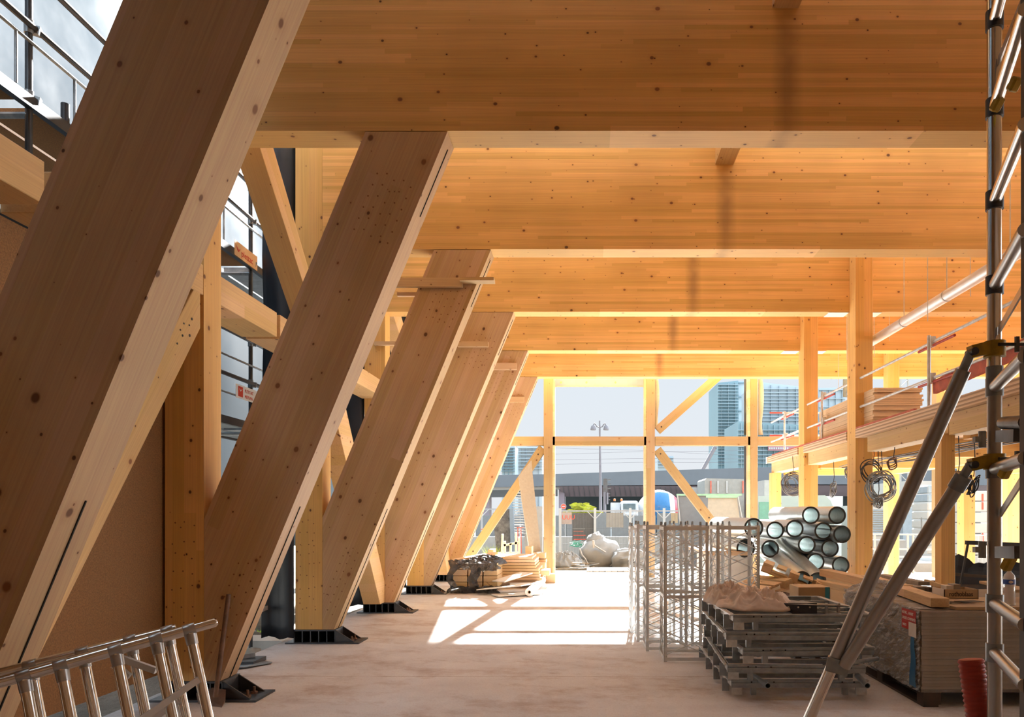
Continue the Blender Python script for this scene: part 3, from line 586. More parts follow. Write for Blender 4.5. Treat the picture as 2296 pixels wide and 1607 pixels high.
MB().box(XP(2286,UY+.02)+.004, XP(2286,UY+.02)+.055, UY-.05, UY+.02, ZP(755,UY), 3.4).build('side_channel', m_channel, t)
for (a, b) in (((2240,740),(2292,650)),((2244,1150),(2292,1075)),((2240,135),(2290,10)),):
    MB().bar(W(a[0],a[1],DS-.03), W(b[0],b[1],2.2), .006, .028).build('flat_brace', m_alu_dull, t)
def clamp(py, flip=1):
    c = Vector((XR, DS, ZP(py, DS))); g = c
    MB().lathe(c+Vector((0,0,-.028)), c+Vector((0,0,.028)), [(0,.037),(.056,.037)], 14).build('clamp', m_yellow, t, smooth=40)
    MB().bar(c+Vector((-.09,-.005,-.012)), c+Vector((-.015,-.005,.006)), .04, .045).build('clamp_jaw', m_yellow, t)
    MB().tube([c+Vector((-.01,-.045,.008)), c+Vector((.085,-.045,.008))], .006, 8).build('clamp_bolt', m_steel_d, t)
    MB().bar(c+Vector((.055,-.045,-.02)), c+Vector((.055,-.045,.035)), .012, .012).build('wing_nut', m_steel_d, t)
    MB().lathe(c+Vector((-.085,-.03,-.012)), c+Vector((-.085,.02,-.012)), [(0,.014),(.05,.014)], 10).build('pivot', m_steel_d, t)
clamp(783); clamp(1035)
P1 = Vector((XR-.085, DS, ZP(790, DS))); F1 = Vector((XP(1608,3.3), 3.3, .03)); 
J = P1+(F1-P1)*.60; P2 = Vector((XR-.085, DS, ZP(1040, DS)))
# make tube one pass through the photo's junction
J = W(1872, 1480, 3.06); dd = (J-P1); F1 = J+dd*((.03-J.z)/dd.z)
MB().tube([P1, P1+dd*.07], [.017,.017], 12).build('outrigger_end', m_galv_d, t, smooth=40)
MB().tube([P1+dd*.05, J-dd*.0], .0275, 18).build('outrigger_tube', m_alu_dull, t, smooth=40)
MB().tube([J-dd*.02, F1], .0245, 18).build('outrigger_leg', m_alu, t, smooth=40)
MB().lathe(F1-Vector((0,0,.03)), F1+Vector((0,0,.03)), [(0,.06),(.03,.06),(.031,.02),(.06,.02)], 14).build('rubber_foot', m_rubber, t)
d2 = W(1893,1492,3.02)-P2
MB().tube([P2, P2+d2*.08], .017, 12).build('outrigger_end', m_galv_d, t, smooth=40)
MB().tube([P2+d2*.05, P2+d2*.11], .031, 16).build('outrigger_collar', m_galv_d, t, smooth=40)
MB().tube([P2+d2*.06, P2+d2], .0265, 18).build('lower_outrigger_tube', m_alu_dull, t, smooth=40)
MB().bar(J+Vector((-.035,-.0,-.01)), W(1903,1498,3.03), .05, .06).build('outrigger_clamp', m_galv_d, t)
for (px,py,px2,py2,D) in ((2243,978,2284,976,2.5),(2241,1238,2286,1238,2.5)):
    MB().bar(W(px,py,D), W(px2,py2,2.3), .03, .040).build('toe_bracket', m_steel_d, t)
MB().pipe(W(2250,948,2.5), W(2300,946,2.2), .0215).build('stub_tube', m_steel_d, t, smooth=40)
for (px,py,D,r) in ((2262,1262,2.45,.030),(2256,1056,2.45,.028),(2236,235,2.58,.026),(2275,190,2.4,.03)):
    MB().bar(W(px-9,py+15,D), W(px+8,py-17,D-.03), .034, .030).build('hook_claw', m_yellow, t, bevel=.006)
for py in (985, 1232):
    MB().lathe((XR-.045,DS,ZP(py,DS)-.03),(XR-.045,DS,ZP(py,DS)+.03),[(0,.013),(.06,.013)],10).bar((XR-.075,DS,ZP(py,DS)),(XR-.045,DS,ZP(py,DS)),.02,.02).build('locking_pin', m_galv_d, t, smooth=40)
# red corrugated hose
t = thing('corrugated_hose', 'dark red corrugated hose end standing beside the scaffold upright', 'hose', W(2195,1700,2.75))
ctr = [W(2177,1480,2.75)+(W(2200,1640,2.72)-W(2177,1480,2.75))*(i/3.0) for i in range(11)]; ctr = [c for c in ctr]
a0, b0 = W(2177,1480,2.75), W(2200,1640,2.72); L = (b0-a0).length; ctr = []
for i in range(300):
    s_ = i*.0045; p = a0+(b0-a0)*(s_/L)
    if p.z < .05: break
    ctr.append(p)
MB().tube(ctr, [.0445+.0028*math.sin(i*math.pi/2) for i in range(len(ctr))], 24).build('body', m_red, t, smooth=80)
MB().lathe(a0, a0+(a0-b0).normalized()*.006, [(0,.044),(.004,.042),(.006,.030)], 24).build('end_lip', m_red, t, smooth=40)

# ================================================================ mezzanine dressing
def wv(px, py, X): D = X*FPX/(px-XV); return Vector((X, D, ZP(py, D)))
XG = 4.14
t = thing('mezzanine_guardrail', 'grey tube guardrail with red-tipped rails along the mezzanine edge', 'guardrail', (XG,10,ZD1))
for D in (4.14*FPX/(1759-XV), 4.14*FPX/(1843-XV), 4.14*FPX/(2083-XV), 6.6):
    MB().tube([(XG,D,ZD1),(XG,D,3.72)], .021, 12).build('upright', m_galv, t, smooth=40)
    for z in (3.64, 3.20):
        MB().box(XG+.0,XG+.06,D-.05,D+.05,z-.06,z+.06).build('bracket', m_galv, t)
        MB().tube([(XG+.035,D-.55,z-.05),(XG+.035,D+.35,z-.045)], .0165, 10).build('red_rail_tip', m_red, t, smooth=40)
for z in (3.64, 3.20):
    for a_, b_ in ((5.0,11.17),(11.57,13.87),(14.27,16.6)): MB().tube([(XG+.04,a_,z),(XG+.04,b_,z)], .018, 10).build('rail', m_galv, t, smooth=40)
for py, nm in ((925,'end_rail'),(976,'end_rail')):
    D = 15.9; z = ZP(py, D); MB().tube([(XP(1753,D),D,z),(XP(1850,D),D,z)], .018, 10).build(nm, m_galv, t, smooth=40); MB().tube([(XP(1726,D),D,z),(XP(1754,D),D,z)], .019, 10).build('red_rail_tip', m_red, t, smooth=40)
# plywood stack on the mezzanine: sheets are individuals
for i in range(17):
    z0 = ZD1+.012+i*.0325; y0 = 10.8+R.uniform(-.03,.05); x1 = 4.95+R.uniform(-.03,.03)
    o = MB().box(4.235+R.uniform(0,.01), x1, y0, 13.35, z0, z0+.030).build('plywood_sheet', m_offply if 'm_offply' in globals() else globals().setdefault('m_offply', plain('pale_plywood', (.66,.50,.32), .7, 0, .1, 4))); tag(o, 'pale plywood sheet in the flush stack on the mezzanine', 'plywood sheet', 'plywood sheets stacked on the mezzanine')
o = MB().bar(wv(2096,868,4.2), Vector((4.24, 6.4, 3.20)), .05, .16).build('red_toe_board', m_redwood); tag(o, 'red painted plank standing on edge along the mezzanine near the scaffold', 'plank')
o = MB().box(4.115,4.155,9.2,16.3,ZD1+.0,ZD1+.028).build('red_strip', m_redwood); tag(o, 'thin red strip lying along the mezzanine edge under the plywood stack', 'strip')
# suspended pipe and rods
XPi = 4.5; zp = lambda D: EYE+.6085*XPi
t = thing('suspended_pipe', 'long silver pipe hung from the girders by thin rods', 'pipe', (XPi, 8, 4.29))
MB().pipe((XPi,11.6,4.29),(XPi,3.4,4.29), .071, .003, 24).build('pipe_body', m_crossbar, t, smooth=40)
for px in (2027, 2123, 2265):
    D = XPi*FPX/(px-XV); MB().lathe((XPi,D-.012,4.29),(XPi,D+.012,4.29),[(0,.0715),(0,.076),(.024,.076),(.024,.0715)],24,True).build('hanger_ring', m_galv, t, smooth=40)
    MB().tube([(XPi,D,4.36),(XPi,D,6.5)], .0055, 8).build('hanger_rod', m_galv, t, smooth=40)
rods = [(2080,579,720,9.2),(2176,579,664,9.2),(1994,712,764,11.9),(1899,710,806,11.85),(1880,792,872,14.6),(1960,770,800,11.9),(1831,852,882,17.3)]
for px, a, b, D in rods:
    o = MB().tube([(XP(px,D),D,ZP(b,D)),(XP(px-1,D),D,6.5)], .005, 8).build('threaded_rod', m_galv, smooth=40); tag(o, 'thin threaded rod hanging free from the ceiling between girders', 'rod', 'free-hanging threaded rods')
# cables and coils
def coil(px, py, D, r, n, lab, col=None, seed=0, hang=None, sq=1.0):
    rr = random.Random(seed); c = W(px, py, D); t = thing('cable_coil', lab, 'cable coil', c+Vector((0,0,-r)), 'cable coils hanging under the mezzanine')
    for i in range(n):
        q = r*rr.uniform(.55, 1.05); cc = c+Vector((rr.uniform(-.2,.2)*r, rr.uniform(-.05,.05), rr.uniform(-.25,.25)*r)); ph = rr.uniform(-.35,.35)
        MB().tube([cc+Vector((math.cos(a)*q*sq, math.sin(a)*ph*.3+.02*math.sin(3*a), math.sin(a)*q*(1+.1*ph))) for a in [k*2*math.pi/26 for k in range(26)]], .008, 6, closed=True).build('cable_loop', col or m_grey, t, smooth=60)
    top = c+Vector((0,0,r)); MB().tube([top-Vector((0,0,.04)), top+Vector((.02,0,.1)), Vector((top.x, D, 2.717))], .006, 6).build('hanging_tail', m_rubber, t, smooth=60)
    return t
coil(1777,1084,14.6,.21,12,'thick grey cable coil under the far mezzanine beam','',3) if False else coil(1777,1084,14.6,.21,12,'thick grey cable coil under the far mezzanine beam', seed=3)
coil(1868,1098,13.0,.13,5,'narrow cable bundle with a white tail end, hanging between the full-height columns', seed=4, sq=.4)
coil(1903,1060,12.7,.14,4,'cable coil peeking out behind the nearer full-height column', seed=9, sq=.6)
coil(1957,1058,10.9,.155,4,'black cable coil hooked on the face of the nearer full-height column', m_rubber, seed=5)
coil(1975,1090,10.8,.21,13,'large shiny cable coil against the nearer full-height column', m_galv_d, seed=6)
coil(1968,1128,10.8,.10,5,'small cable loop below the large shiny coil', m_galv_d, seed=8, sq=.6)
coil(2003,1037,10.2,.10,4,'single round brown cable loop hanging clear beside the upper outrigger', m_rust, seed=7, sq=.9)
coil(2148,1078,9.2,.12,6,'cable coil half hidden beside the slim mezzanine column', seed=10)
coil(2183,1085,8.9,.13,5,'cluster of cable ends with blue tips beside the lower outrigger', m_rubber, seed=12, sq=.3)
for i in range(7):
    z = 2.455-.01*i; pts = [(4.62+.05*i+.04*math.sin(k*.9+i), 4.2+k*.62, z-.03*abs(math.sin(k*.7+i*.6))) for k in range(16)]
    o = MB().tube(pts, .008, 6).build('loose_cable', m_rubber if i % 2 else m_grey, smooth=60); tag(o, 'dark cable strung lengthwise just under the mezzanine', 'cable', 'cables strung under the mezzanine')
# ================================================================ lattice frames standing on the slab
def lattice(x0, x1, y0, y1, h, lab, teeth=False, z0=0.0, div=2):
    t = thing('lattice_tower', lab, 'lattice tower', ((x0+x1)/2, (y0+y1)/2, z0), 'galvanised lattice towers')
    w = .034
    for (x, y) in ((x0,y0),(x1,y0),(x0,y1),(x1,y1)):
        mb = MB(); sx = 1 if x == x0 else -1; sy = 1 if y == y0 else -1
        mb.box(min(x,x+sx*w), max(x,x+sx*w), min(y,y+sy*.004), max(y,y+sy*.004), z0, z0+h).box(min(x,x+sx*.004), max(x,x+sx*.004), min(y,y+sy*w), max(y,y+sy*w), z0, z0+h)
        if teeth and x == x1 and y == y0:
            for i in range(int(h/.028)): mb.box(x-.050, x-.030, y-.003, y+.003, z0+.02+i*.028, z0+.032+i*.028)
        mb.build('leg', m_zinc, t)
        MB().lathe((x+sx*.017,y+sy*.017,z0+h), (x+sx*.017,y+sy*.017,z0+h+.04), [(0,.014),(.03,.014),(.04,.009)], 8).build('top_pin', m_galv_d, t)
    for i, z in enumerate([z0+.03]+[z0+h*(j+1)/div-.03 for j in range(div)]):
        MB().bar((x0,y0,z),(x1,y0,z),.006,.034).bar((x0,y1,z),(x1,y1,z),.006,.034).bar((x0,y0,z),(x0,y1,z),.006,.034).bar((x1,y0,z),(x1,y1,z),.006,.034).build('ring_bar', m_zinc, t)
    def zig(a, b, flip, nm):
        pts = []; n = 3*div; zs = z0+.06; step = (h-.12)/n
        for i in range(n+1):
            s = (i+flip) % 2; e = Vector(a if s else b); f = Vector(b if s else a); e = e+(f-e).normalized()*.028
            z = zs+i*step; pts += [Vector((e.x,e.y,max(z-.02, zs))), Vector((e.x,e.y,min(z+.02, zs+h-.12)))]
        MB().tube(pts, .0055, 6).build(nm, m_zinc, t, smooth=60)
    for a, b in (((x0,y0,0),(x1,y0,0)),((x0,y1,0),(x1,y1,0)),((x0,y0,0),(x0,y1,0)),((x1,y0,0),(x1,y1,0))):
        zig(a, b, 0, 'lattice_rod'); zig(a, b, 1, 'lattice_rod')
    return t
lattice(.80, 1.27, 7.66, 8.12, 1.43, 'tall galvanised lattice tower nearest the steel deck stack, its corner on the bare floor')
lattice(.66, 1.13, 8.26, 8.72, 1.43, 'galvanised lattice tower second in the row, just behind the nearest tower')
lattice(.60, 1.07, 8.90, 9.36, 1.43, 'galvanised lattice tower third in the row, beside the sunlit floor patch')
lattice(.56, 1.03, 9.52, 9.98, 1.40, 'galvanised lattice tower at the far end of the row, edge on the sunlit floor')
lattice(1.40, 1.87, 7.92, 8.38, 1.43, 'galvanised lattice tower with a toothed leg behind the crumpled sheet', teeth=True)
lattice(1.22, 1.69, 8.60, 9.06, 1.43, 'galvanised lattice tower boxed in by the others, behind the toothed one')

# ================================================================ stacked steel decks
def sdeck(i, cx, cy, z, rot, w, d, lab):
    t = thing('steel_deck', lab, 'steel deck frame', (cx, cy, z), 'galvanised steel deck frames in one stack'); R_ = Matrix.Rotation(rot, 4, 'Z'); O = Vector((cx, cy, z))
    def P(x, y, zz): return O+R_@Vector((x, y, zz))
    def bx(nm, x0, x1, y0, y1, z0, z1, m):
        mb = MB(); mb.add([P(x0,y0,z0),P(x1,y0,z0),P(x1,y1,z0),P(x0,y1,z0),P(x0,y0,z1),P(x1,y0,z1),P(x1,y1,z1),P(x0,y1,z1)],[(0,3,2,1),(4,5,6,7),(0,1,5,4),(1,2,6,5),(2,3,7,6),(3,0,4,7)]); return mb
    for s in (-1, 1):
        y = s*d/2
        bx('', -w/2, w/2, y-.004, y+.004, .065, .13, 0).build('face_rail', m_galv_d, t); bx('', -w/2, w/2, y-.018, y+.018, .122, .132, 0).build('rail_lip', m_galv_d, t)
        mb = bx('', -w/2, w/2, y-.014, y+.014, .088, .106, 0); mb.build('rail_ridge', m_galv_d, t)
        x = s*w/2
        bx('', x-.004, x+.004, -d/2, d/2, .075, .13, 0).build('side_rail', m_galv, t); bx('', x-.03, x+.014, -d/2, d/2, .122, .130, 0).build('side_lip', m_galv, t)
        for e in (-1, 1):
            xx = s*(w/2-.05); yy = e*(d/2-.02)
            bx('', xx-.045, xx+.045, yy-.006, yy+.006, 0, .13, 0).build('corner_bracket', m_galv, t)
            xx = s*(w/2-.19); bx('', xx-.022, xx+.022, yy-.02, yy+.02, .0, .09, 0).build('foot_tube', m_galv_d, t)
        for q in range(4):
            yy = -d/2+.16+q*(d-.3)/3; bx('', x-.05, x+.012, yy-.005, yy+.005, .0, .11, 0).build('side_fin', m_galv_d, t)
    for q in range(1, 5):
        y = -d/2+q*d/5; bx('', -w/2, w/2, y-.018, y+.018, .08, .115, 0).build('cross_member', m_galv_d, t)
    for xx in (-w/2+.17, -w/2+.235, -w/2+.36, w/2-.22, w/2-.12):
        c = P(xx, -d/2-.0055, .112); MB().lathe(c, c+R_@Vector((0,.004,0)), [(0,.007),(.004,.007)], 8).build('punched_hole', m_slot, t)
    return t
decks = [(0,1.80,7.00,.015,.00,1.16,1.62,'lowest steel deck frame of the stack, feet on the floor'),
         (1,1.79,6.92,.155,-.05,1.14,1.60,'second-lowest steel deck frame of the stack'),
         (2,1.83,6.90,.295,.045,1.12,1.50,'middle steel deck frame of the stack, turned slightly'),
         (3,1.76,6.80,.435,-.03,1.16,1.42,'second-highest steel deck frame of the stack'),
         (4,1.79,6.76,.585,.02,1.18,1.34,'topmost steel deck frame of the stack, carrying the crumpled sheet')]
for d_ in decks: sdeck(*d_)
for (a, b, D) in (((1700,1530),(1722,1537),6.05),((1915,1508),(1945,1537),5.95)):
    o = MB().pipe(W(a[0]-20,a[1]-22,D+.5), W(b[0],b[1],D-.1), .024).build('short_steel_tube', m_galv_d, smooth=40); tag(o, 'short steel tube poking out of the deck stack '+('low, near its open corner' if a[0] < 1800 else 'low, beside the shrink-wrapped pallet'), 'tube')
o = MB().pipe(W(1878,1490,5.9), W(1968,1476,6.1), .018).build('steel_square_tube', m_galv_d); tag(o, 'thin steel bar sticking out of the deck stack towards the wrapped pallet', 'bar')
def crumple(nm, pts, D0, amp, m, lab, cat, nx=40, ny=22, zf=None, seed=0, solid=.002):
    a, b, c, d = [Vector(p) for p in pts]
    def fn(u, v):
        p = (a*(1-u)+b*u)*(1-v)+(d*(1-u)+c*u)*v
        q = Vector((u*4+seed, v*3, seed)); n1 = noise.noise(q); n2 = abs(noise.noise(q*2.3+Vector((9,0,0)))); n3 = abs(noise.noise(q*5.1))
        e = min(u, 1-u, v, 1-v); k = min(e*5, 1)
        return p+Vector((noise.noise(q*1.7+Vector((3,3,3)))*amp*.8, noise.noise(q*1.9+Vector((5,1,3)))*amp*.8, amp*(.5*n1+1.4*n2+.5*n3)*k+amp*.15))
    o = MB().grid(nx, ny, fn).build(nm, m, smooth=50, solid=solid); return tag(o, lab, cat)
m_pinksheet = plain('dusty_pink_paper', (.84,.73,.64), .65, 0, .10, 7, trans=.3)
def mound(nm, c, rx, ry, rz, m, lab, cat, seed, amp=.35, fr=1.6, sharp=1.0):
    def fn(u, v):
        th = 2*math.pi*u; rr = v; x = math.cos(th)*rr; y = math.sin(th)*rr; q = Vector((x*fr+seed, y*fr, seed*.7))
        rid = 1-abs(noise.noise(q*1.5))*2.2*sharp; rid2 = (1-abs(noise.noise(q*3.7+Vector((4,4,4))))*2)+.7*(1-abs(noise.noise(q*8.1+Vector((1,7,4))))*2)
        hh = max(0, (1-rr*rr))**.6*(.62+amp*rid+.16*rid2); k = 1+.22*noise.noise(Vector((math.cos(th)*1.3+seed, math.sin(th)*1.3, 2)))+.08*noise.noise(Vector((th*2, rr*6, seed)))
        return Vector((c[0]+x*rx*k, c[1]+y*ry*k, c[2]+rz*max(hh, 0)+.002))
    o = MB().grid(120, 44, fn).build(nm, m, smooth=55, solid=.0015); return tag(o, lab, cat)
mound('crumpled_sheet', (1.52,6.55,.718), .34,.34,.135, m_pinksheet, 'crumpled dusty pink sheet on top of the steel deck stack', 'sheet', 3.1, .55, 1.5, 1.0)
mound('crumpled_sheet', (1.33,6.9,.718), .24,.28,.15, m_pinksheet, 'smaller crumpled pink sheet at the back corner of the steel deck stack', 'sheet', 7.7, .55, 1.6, 1.0)
t = thing('dark_steel_plate', 'large dark steel plate with folded lip on the steel deck stack', 'steel plate', W(1800,1380,6.6))
MB().slab([W(1660,1333,7.3),W(1905,1358,6.25),W(1830,1356,6.15),W(1700,1352,6.5)], (0,0,-1), .006).build('sheet_top', m_steel_d, t)
MB().slab([W(1705,1352,6.4),W(1832,1352,6.25),W(1832,1378,6.25),W(1745,1377,6.4)], (0,1,0), .006).build('folded_lip', m_steel_d, t)
for px in (1768,1790,1816): c = W(px,1361,6.24); MB().lathe(c, c+Vector((0,.004,0)), [(0,.008),(.004,.008)], 8).build('bolt_hole', m_offw, t)
t = thing('steel_bracket_pair', 'small upright galvanised brackets standing on the deck stack by the outrigger', 'bracket', W(1865,1385,6.3))
for px in (1853,1880): MB().bar(W(px,1390,6.3), W(px,1352,6.3), .02, .03).build('upright', m_galv, t)
MB().bar(W(1836,1365,6.35), W(1905,1385,6.25), .02, .03).build('rail', m_galv, t)

# ================================================================ shrink-wrapped board pallet
PX0, PX1, PY0, PY1 = 2.68, 5.2, 5.86, 7.6
t = thing('pallet', 'dark wooden pallet under the shrink-wrapped boards', 'pallet', (3.9, 6.7, 0))
for x in (PX0+.02, (PX0+PX1)/2-.07, PX1-.16):
    for y in (PY0, (PY0+PY1)/2-.05, PY1-.12): MB().box(x, x+.14, y, y+.12, .02, .12).build('block', m_darkwood, t)
    MB().box(x, x+.12, PY0, PY1, 0, .02).build('runner', m_darkwood, t)
for i in range(9): yy = PY0+i*(PY1-PY0-.1)/8; MB().box(PX0, PX1, yy, yy+.1, .12, .14).build('slat', m_darkwood, t)
MB().box(PX0-.005, PX0+.03, PY0, PY1, .02, .12).build('side_board', m_darkwood, t) if False else None
m_bb = plain('fibre_cement_board', (.25,.19,.13), .85, 0, .15, 8); m_bb2 = plain('fibre_cement_board_pale', (.29,.225,.16), .85, 0, .15, 8)
nb = 26; hb = (.772-.14)/nb
for i in range(nb):
    z0 = .14+i*hb; dx = R.uniform(0, .012); dy = R.uniform(0, .010)
    o = MB().box(PX0+dx, PX1, PY0+dy, PY1, z0+.0015, z0+hb).build('building_board', m_bb if i % 2 else m_bb2); tag(o, 'brown-grey building board in the shrink-wrapped pallet stack', 'board', 'building boards wrapped on the pallet')
def filmfn(face):
    def fn(u, v):
        q = Vector((u*7, v*22+u*4, 1.5)); w_ = .010+.012*noise.noise(q)+.006*noise.noise(q*2.7)
        if face == 0: return Vector((PX0-abs(w_)-.002, PY1+(PY0-PY1)*u, .12+.665*v))
        return Vector((PX0+(2.3)*u, PY0-abs(w_)-.002, .12+.66*v))
    return fn
m_film2 = mk_film('thin_front_film', (.8,.8,.8), .10)
t = thing('stretch_film', 'clear crinkled stretch film wrapped round the board pallet', 'film', (PX0, PY0, .1))
MB().grid(60, 60, filmfn(0)).build('side_film', m_film, t, smooth=80, solid=.0003); MB().grid(70, 60, filmfn(1)).build('front_film', m_film2, t, smooth=80, solid=.0003)
MB().grid(40, 14, lambda u, v: (PX0+.02+.5*v+.03*noise.noise(Vector((u*9,v*9,0))), PY1-1.75*u*.96, .776+.012*abs(noise.noise(Vector((u*14,v*9,4)))))).build('top_film', m_film, t, smooth=80, solid=.0003)
mound('plastic_bunch', (2.95,7.30,.775), .36,.22,.085, m_film, 'shiny bunched end of clear film on the wrapped pallet', 'plastic', 12.0, .6, 2.2)
m_lred = plain('label_red', (.50,.045,.04), .5, 0, .05); m_lblue = plain('label_blue', (.03,.16,.33), .5, 0, .2, 9)
def onside(y): return PX0-.028
t = thing('warning_label', 'red warning label with white lettering on the wrapped pallet', 'label', (PX0-.03, 5.95, .6))
X0 = PX0-.026
MB().box(X0-.001, X0, PY0+.035, PY0+.30, .665, .765).build('upper_band', m_lred, t); MB().box(X0-.001, X0, PY0+.17, PY0+.30, .60, .664).build('lower_band', m_lred, t); MB().box(X0-.001, X0, PY0+.03, PY0+.168, .55, .664).build('white_patch', m_offw, t)
for txt, zz, sz, y in (('NE PAS ... AVANT', .722, .034, PY0+.29), ('LAISSER COMPRIMÉE', .677, .034, PY0+.29), ('INDEX', .622, .03, PY0+.28)):
    text(txt, sz, Matrix.Translation((X0-.0015, y, zz)) @ Matrix.Rotation(-math.pi/2, 4, 'Z') @ Matrix.Rotation(math.pi/2, 4, 'X'), m_text_w, t, sx=.80)
o = MB().grid(3, 20, lambda u, v: (X0-.001-.004*math.sin(v*9), PY0+.03+.12*u*(1-.25*v)+.03*v*(1-u), .15+.40*v)).build('blue_strip', m_lblue, solid=.001); tag(o, 'blue printed strip under the film at the pallet corner', 'strip')
# things on top of the board stack
ZT = .775
def timber(p, q, w, h, lab, m=None, nm='timber_baulk', grp=None):
    d = Vector(q)-Vector(p); o = MB().bar(p, q, w, h).build(nm, m or m_planky, bevel=.003); return tag(o, lab, 'timber', grp)
timber(W(2108,1351,5.95), W(1945,1296,8.3), .145, .075, 'thick pale square beam lying on the wrapped pallet, sawn end towards the scaffold')
timber(W(2030,1322,7.0), W(1850,1283,9.6), .15, .09, 'long pale beam behind the thick square one, knots on its side')
timber(W(1960,1330,7.6), W(1830,1305,9.4), .12, .07, 'pale plank below the knotted long beam')
for i, (a, b, D0, D1, w, h, lab, m) in enumerate((((2072,1308),(1976,1290),7.2,8.6,.11,.04,'grey weathered plank with dark end, upper one',m_oldwood),((2068,1320),(1970,1302),7.0,8.3,.12,.04,'grey weathered plank with dark end, lower one',m_oldwood),((2094,1322),(2066,1318),6.9,7.2,.09,.04,'short dark brown block beside the grey planks',m_darkwood),((2128,1320),(2075,1303),7.1,8.0,.03,.05,'narrow pale batten pointing at the cardboard tray',m_planky))):
    timber(W(*a,D0), W(*b,D1), w, h, lab, m, 'stacked_plank')
t = thing('cardboard_tray', 'low open cardboard tray of fixings with printed maker name', 'box', W(2152,1346,6.15))
D = 6.12; x0, x1 = XP(2117,D), XP(2194,D); z0, z1 = ZP(1343,D), ZP(1321,D)
MB().box(x0,x1,D,D+.006,z0,z1).build('front_panel', m_card, t); MB().box(x0,x0+.006,D,D+.22,z0,z1).build('side_panel', m_offw, t); MB().box(x1-.006,x1,D,D+.22,z0,z1).build('side_panel', m_card, t); MB().box(x0,x1,D+.214,D+.22,z0,z1).build('back_panel', m_card, t); MB().box(x0,x1,D,D+.22,z0,z0+.006).build('bottom_panel', m_card, t)
text('rothoblaas', .055, Matrix.Translation((x0+.04, D-.001, z0+.025)) @ Matrix.Rotation(math.pi/2, 4, 'X'), m_text_k, t, bold=.0006, sx=.86)
o = MB().bar(W(2150,1352,6.25),W(2195,1350,6.3),.12,.028).build('wood_packer', m_darkwood); tag(o, 'dark packer under the cardboard tray', 'packer')
for i, (px, py, m, nm) in enumerate(((2130,1316,m_offw,'paper_packet'),(2146,1313,m_foam,'paper_packet'),(2164,1318,m_yellow,'tape_roll'),(2176,1315,m_yellow,'tape_roll'))):
    p = W(px, py, 6.22)
    o = (MB().box(p.x-.03,p.x+.03,p.y,p.y+.1,z0+.012,p.z+.012) if i < 2 else MB().lathe((p.x,p.y,z0+.012+.03*(i-2)),(p.x,p.y,z0+.04+.03*(i-2)),[(0,.042),(.028,.042),(.028,.025),(0,.025)],16,True)).build(nm, m, smooth=40 if i > 1 else None); tag(o, ['white packet at the corner of the cardboard tray','tan packet standing in the cardboard tray','yellow tape roll lying in the cardboard tray','second yellow tape roll, perched higher in the tray'][i], 'packet' if i < 2 else 'tape roll')
o = MB().slab([W(2132,1352,6.1),W(2165,1368,5.92),W(2197,1364,5.95),W(2160,1350,6.3)], (0,0,-1), .018).build('plywood_offcut', m_card); tag(o, 'reddish plywood offcut in front of the cardboard tray', 'board')
for i, (a, b) in enumerate((((2150,1350),(2296,1392)),((2200,1350),(2296,1378)),((2215,1305),(2296,1325)))):
    timber(W(a[0],a[1],7.0), W(b[0],b[1],6.2), .16, .025, ['thin brown board under the cardboard tray','brown board sloping towards the water bottle','brown board behind the scaffold upright'][i], m_card if i else m_darkwood, 'loose_board')
o = MB().box(2.98, 5.0, 5.90, 6.6, .776, .800).build('top_board', m_card); tag(o, 'brown board on the pallet stack that the bottle stands on', 'board')
# water bottle
D = 6.02; bx_, bz = XP(2263,D), .800; H = .30; t = thing('water_bottle', 'clear plastic water bottle with a blue label on the board stack', 'bottle', (bx_, D, bz))
N = NT('clear_pet'); N.base((.92,.93,.95), .08, 0); N.b.inputs['Transmission Weight'].default_value = .55; N.b.inputs['IOR'].default_value = 1.15
MB().lathe((bx_,D,bz),(bx_,D,bz+H),[(0,.038),(.006,.045)]+[(.012+.012*i,.046-(.003 if i%2 else 0)) for i in range(12)]+[(.16,.046),(.225,.046),(.25,.038),(.275,.018),(.285,.014),(.292,.014)],24).build('body', N.m, t, smooth=60)
MB().lathe((bx_,D,bz+.292),(bx_,D,bz+.31),[(0,.016),(.018,.016)],16).build('cap', m_white, t, smooth=40)
MB().lathe((bx_,D,bz+.175),(bx_,D,bz+.215),[(0,.0468),(.04,.0468)],24).build('label_band', plain('bottle_blue', (.03,.08,.35), .4), t, smooth=40)
MB().blob((bx_-.012,D-.045,bz+.195),(.02,.004,.012),0,1,12).build('label_oval', m_pinksheet, t)
# black torn tub and dark rail behind
t = thing('black_tub', 'black torn plastic tub behind the slim mezzanine column', 'tub', (4.6, 8.9, 0))
MB().grid(30, 6, lambda u, v: (XP(2139,9.0)+(1.9)*u, 9.0+.05*math.sin(v*3), ZP(1318,9.0)+(ZP(1262,9.0)-ZP(1318,9.0))*v+(.06*noise.noise(Vector((u*14,0,0)))+(.08 if u < .13 and v > .9 else 0))*v)).build('torn_wall', m_black, t, solid=.01)
MB().bar((XP(2139,8.9),8.9,ZP(1287,8.9)),(XP(2320,8.9),8.8,ZP(1300,8.9)),.04,.035).build('rim', m_darkwood, t); MB().box(XP(2139,9.0),XP(2139,9.0)+1.9,9.0,9.6,.0,ZP(1310,9.0)).build('base', m_darkwood, t)
t = thing('dark_trestle', 'dark steel trestle bar with a slanting leg behind the scaffold upright', 'trestle', (XP(2168,8.2), 8.2, 0))
MB().bar(W(2166,1216,8.2), W(2330,1223,8.2), .05, .045).build('bar', m_steel_d, t); MB().bar(W(2170,1220,8.2), W(2150,1330,8.2), .02, .02).build('leg', m_steel_d, t); MB().bar(W(2150,1325,8.2), (XP(2140,8.2),8.2,0), .02, .02).build('leg', m_steel_d, t); MB().bar(W(2326,1220,8.2), (XP(2330,8.2),8.2,0), .02, .02).build('leg', m_steel_d, t)

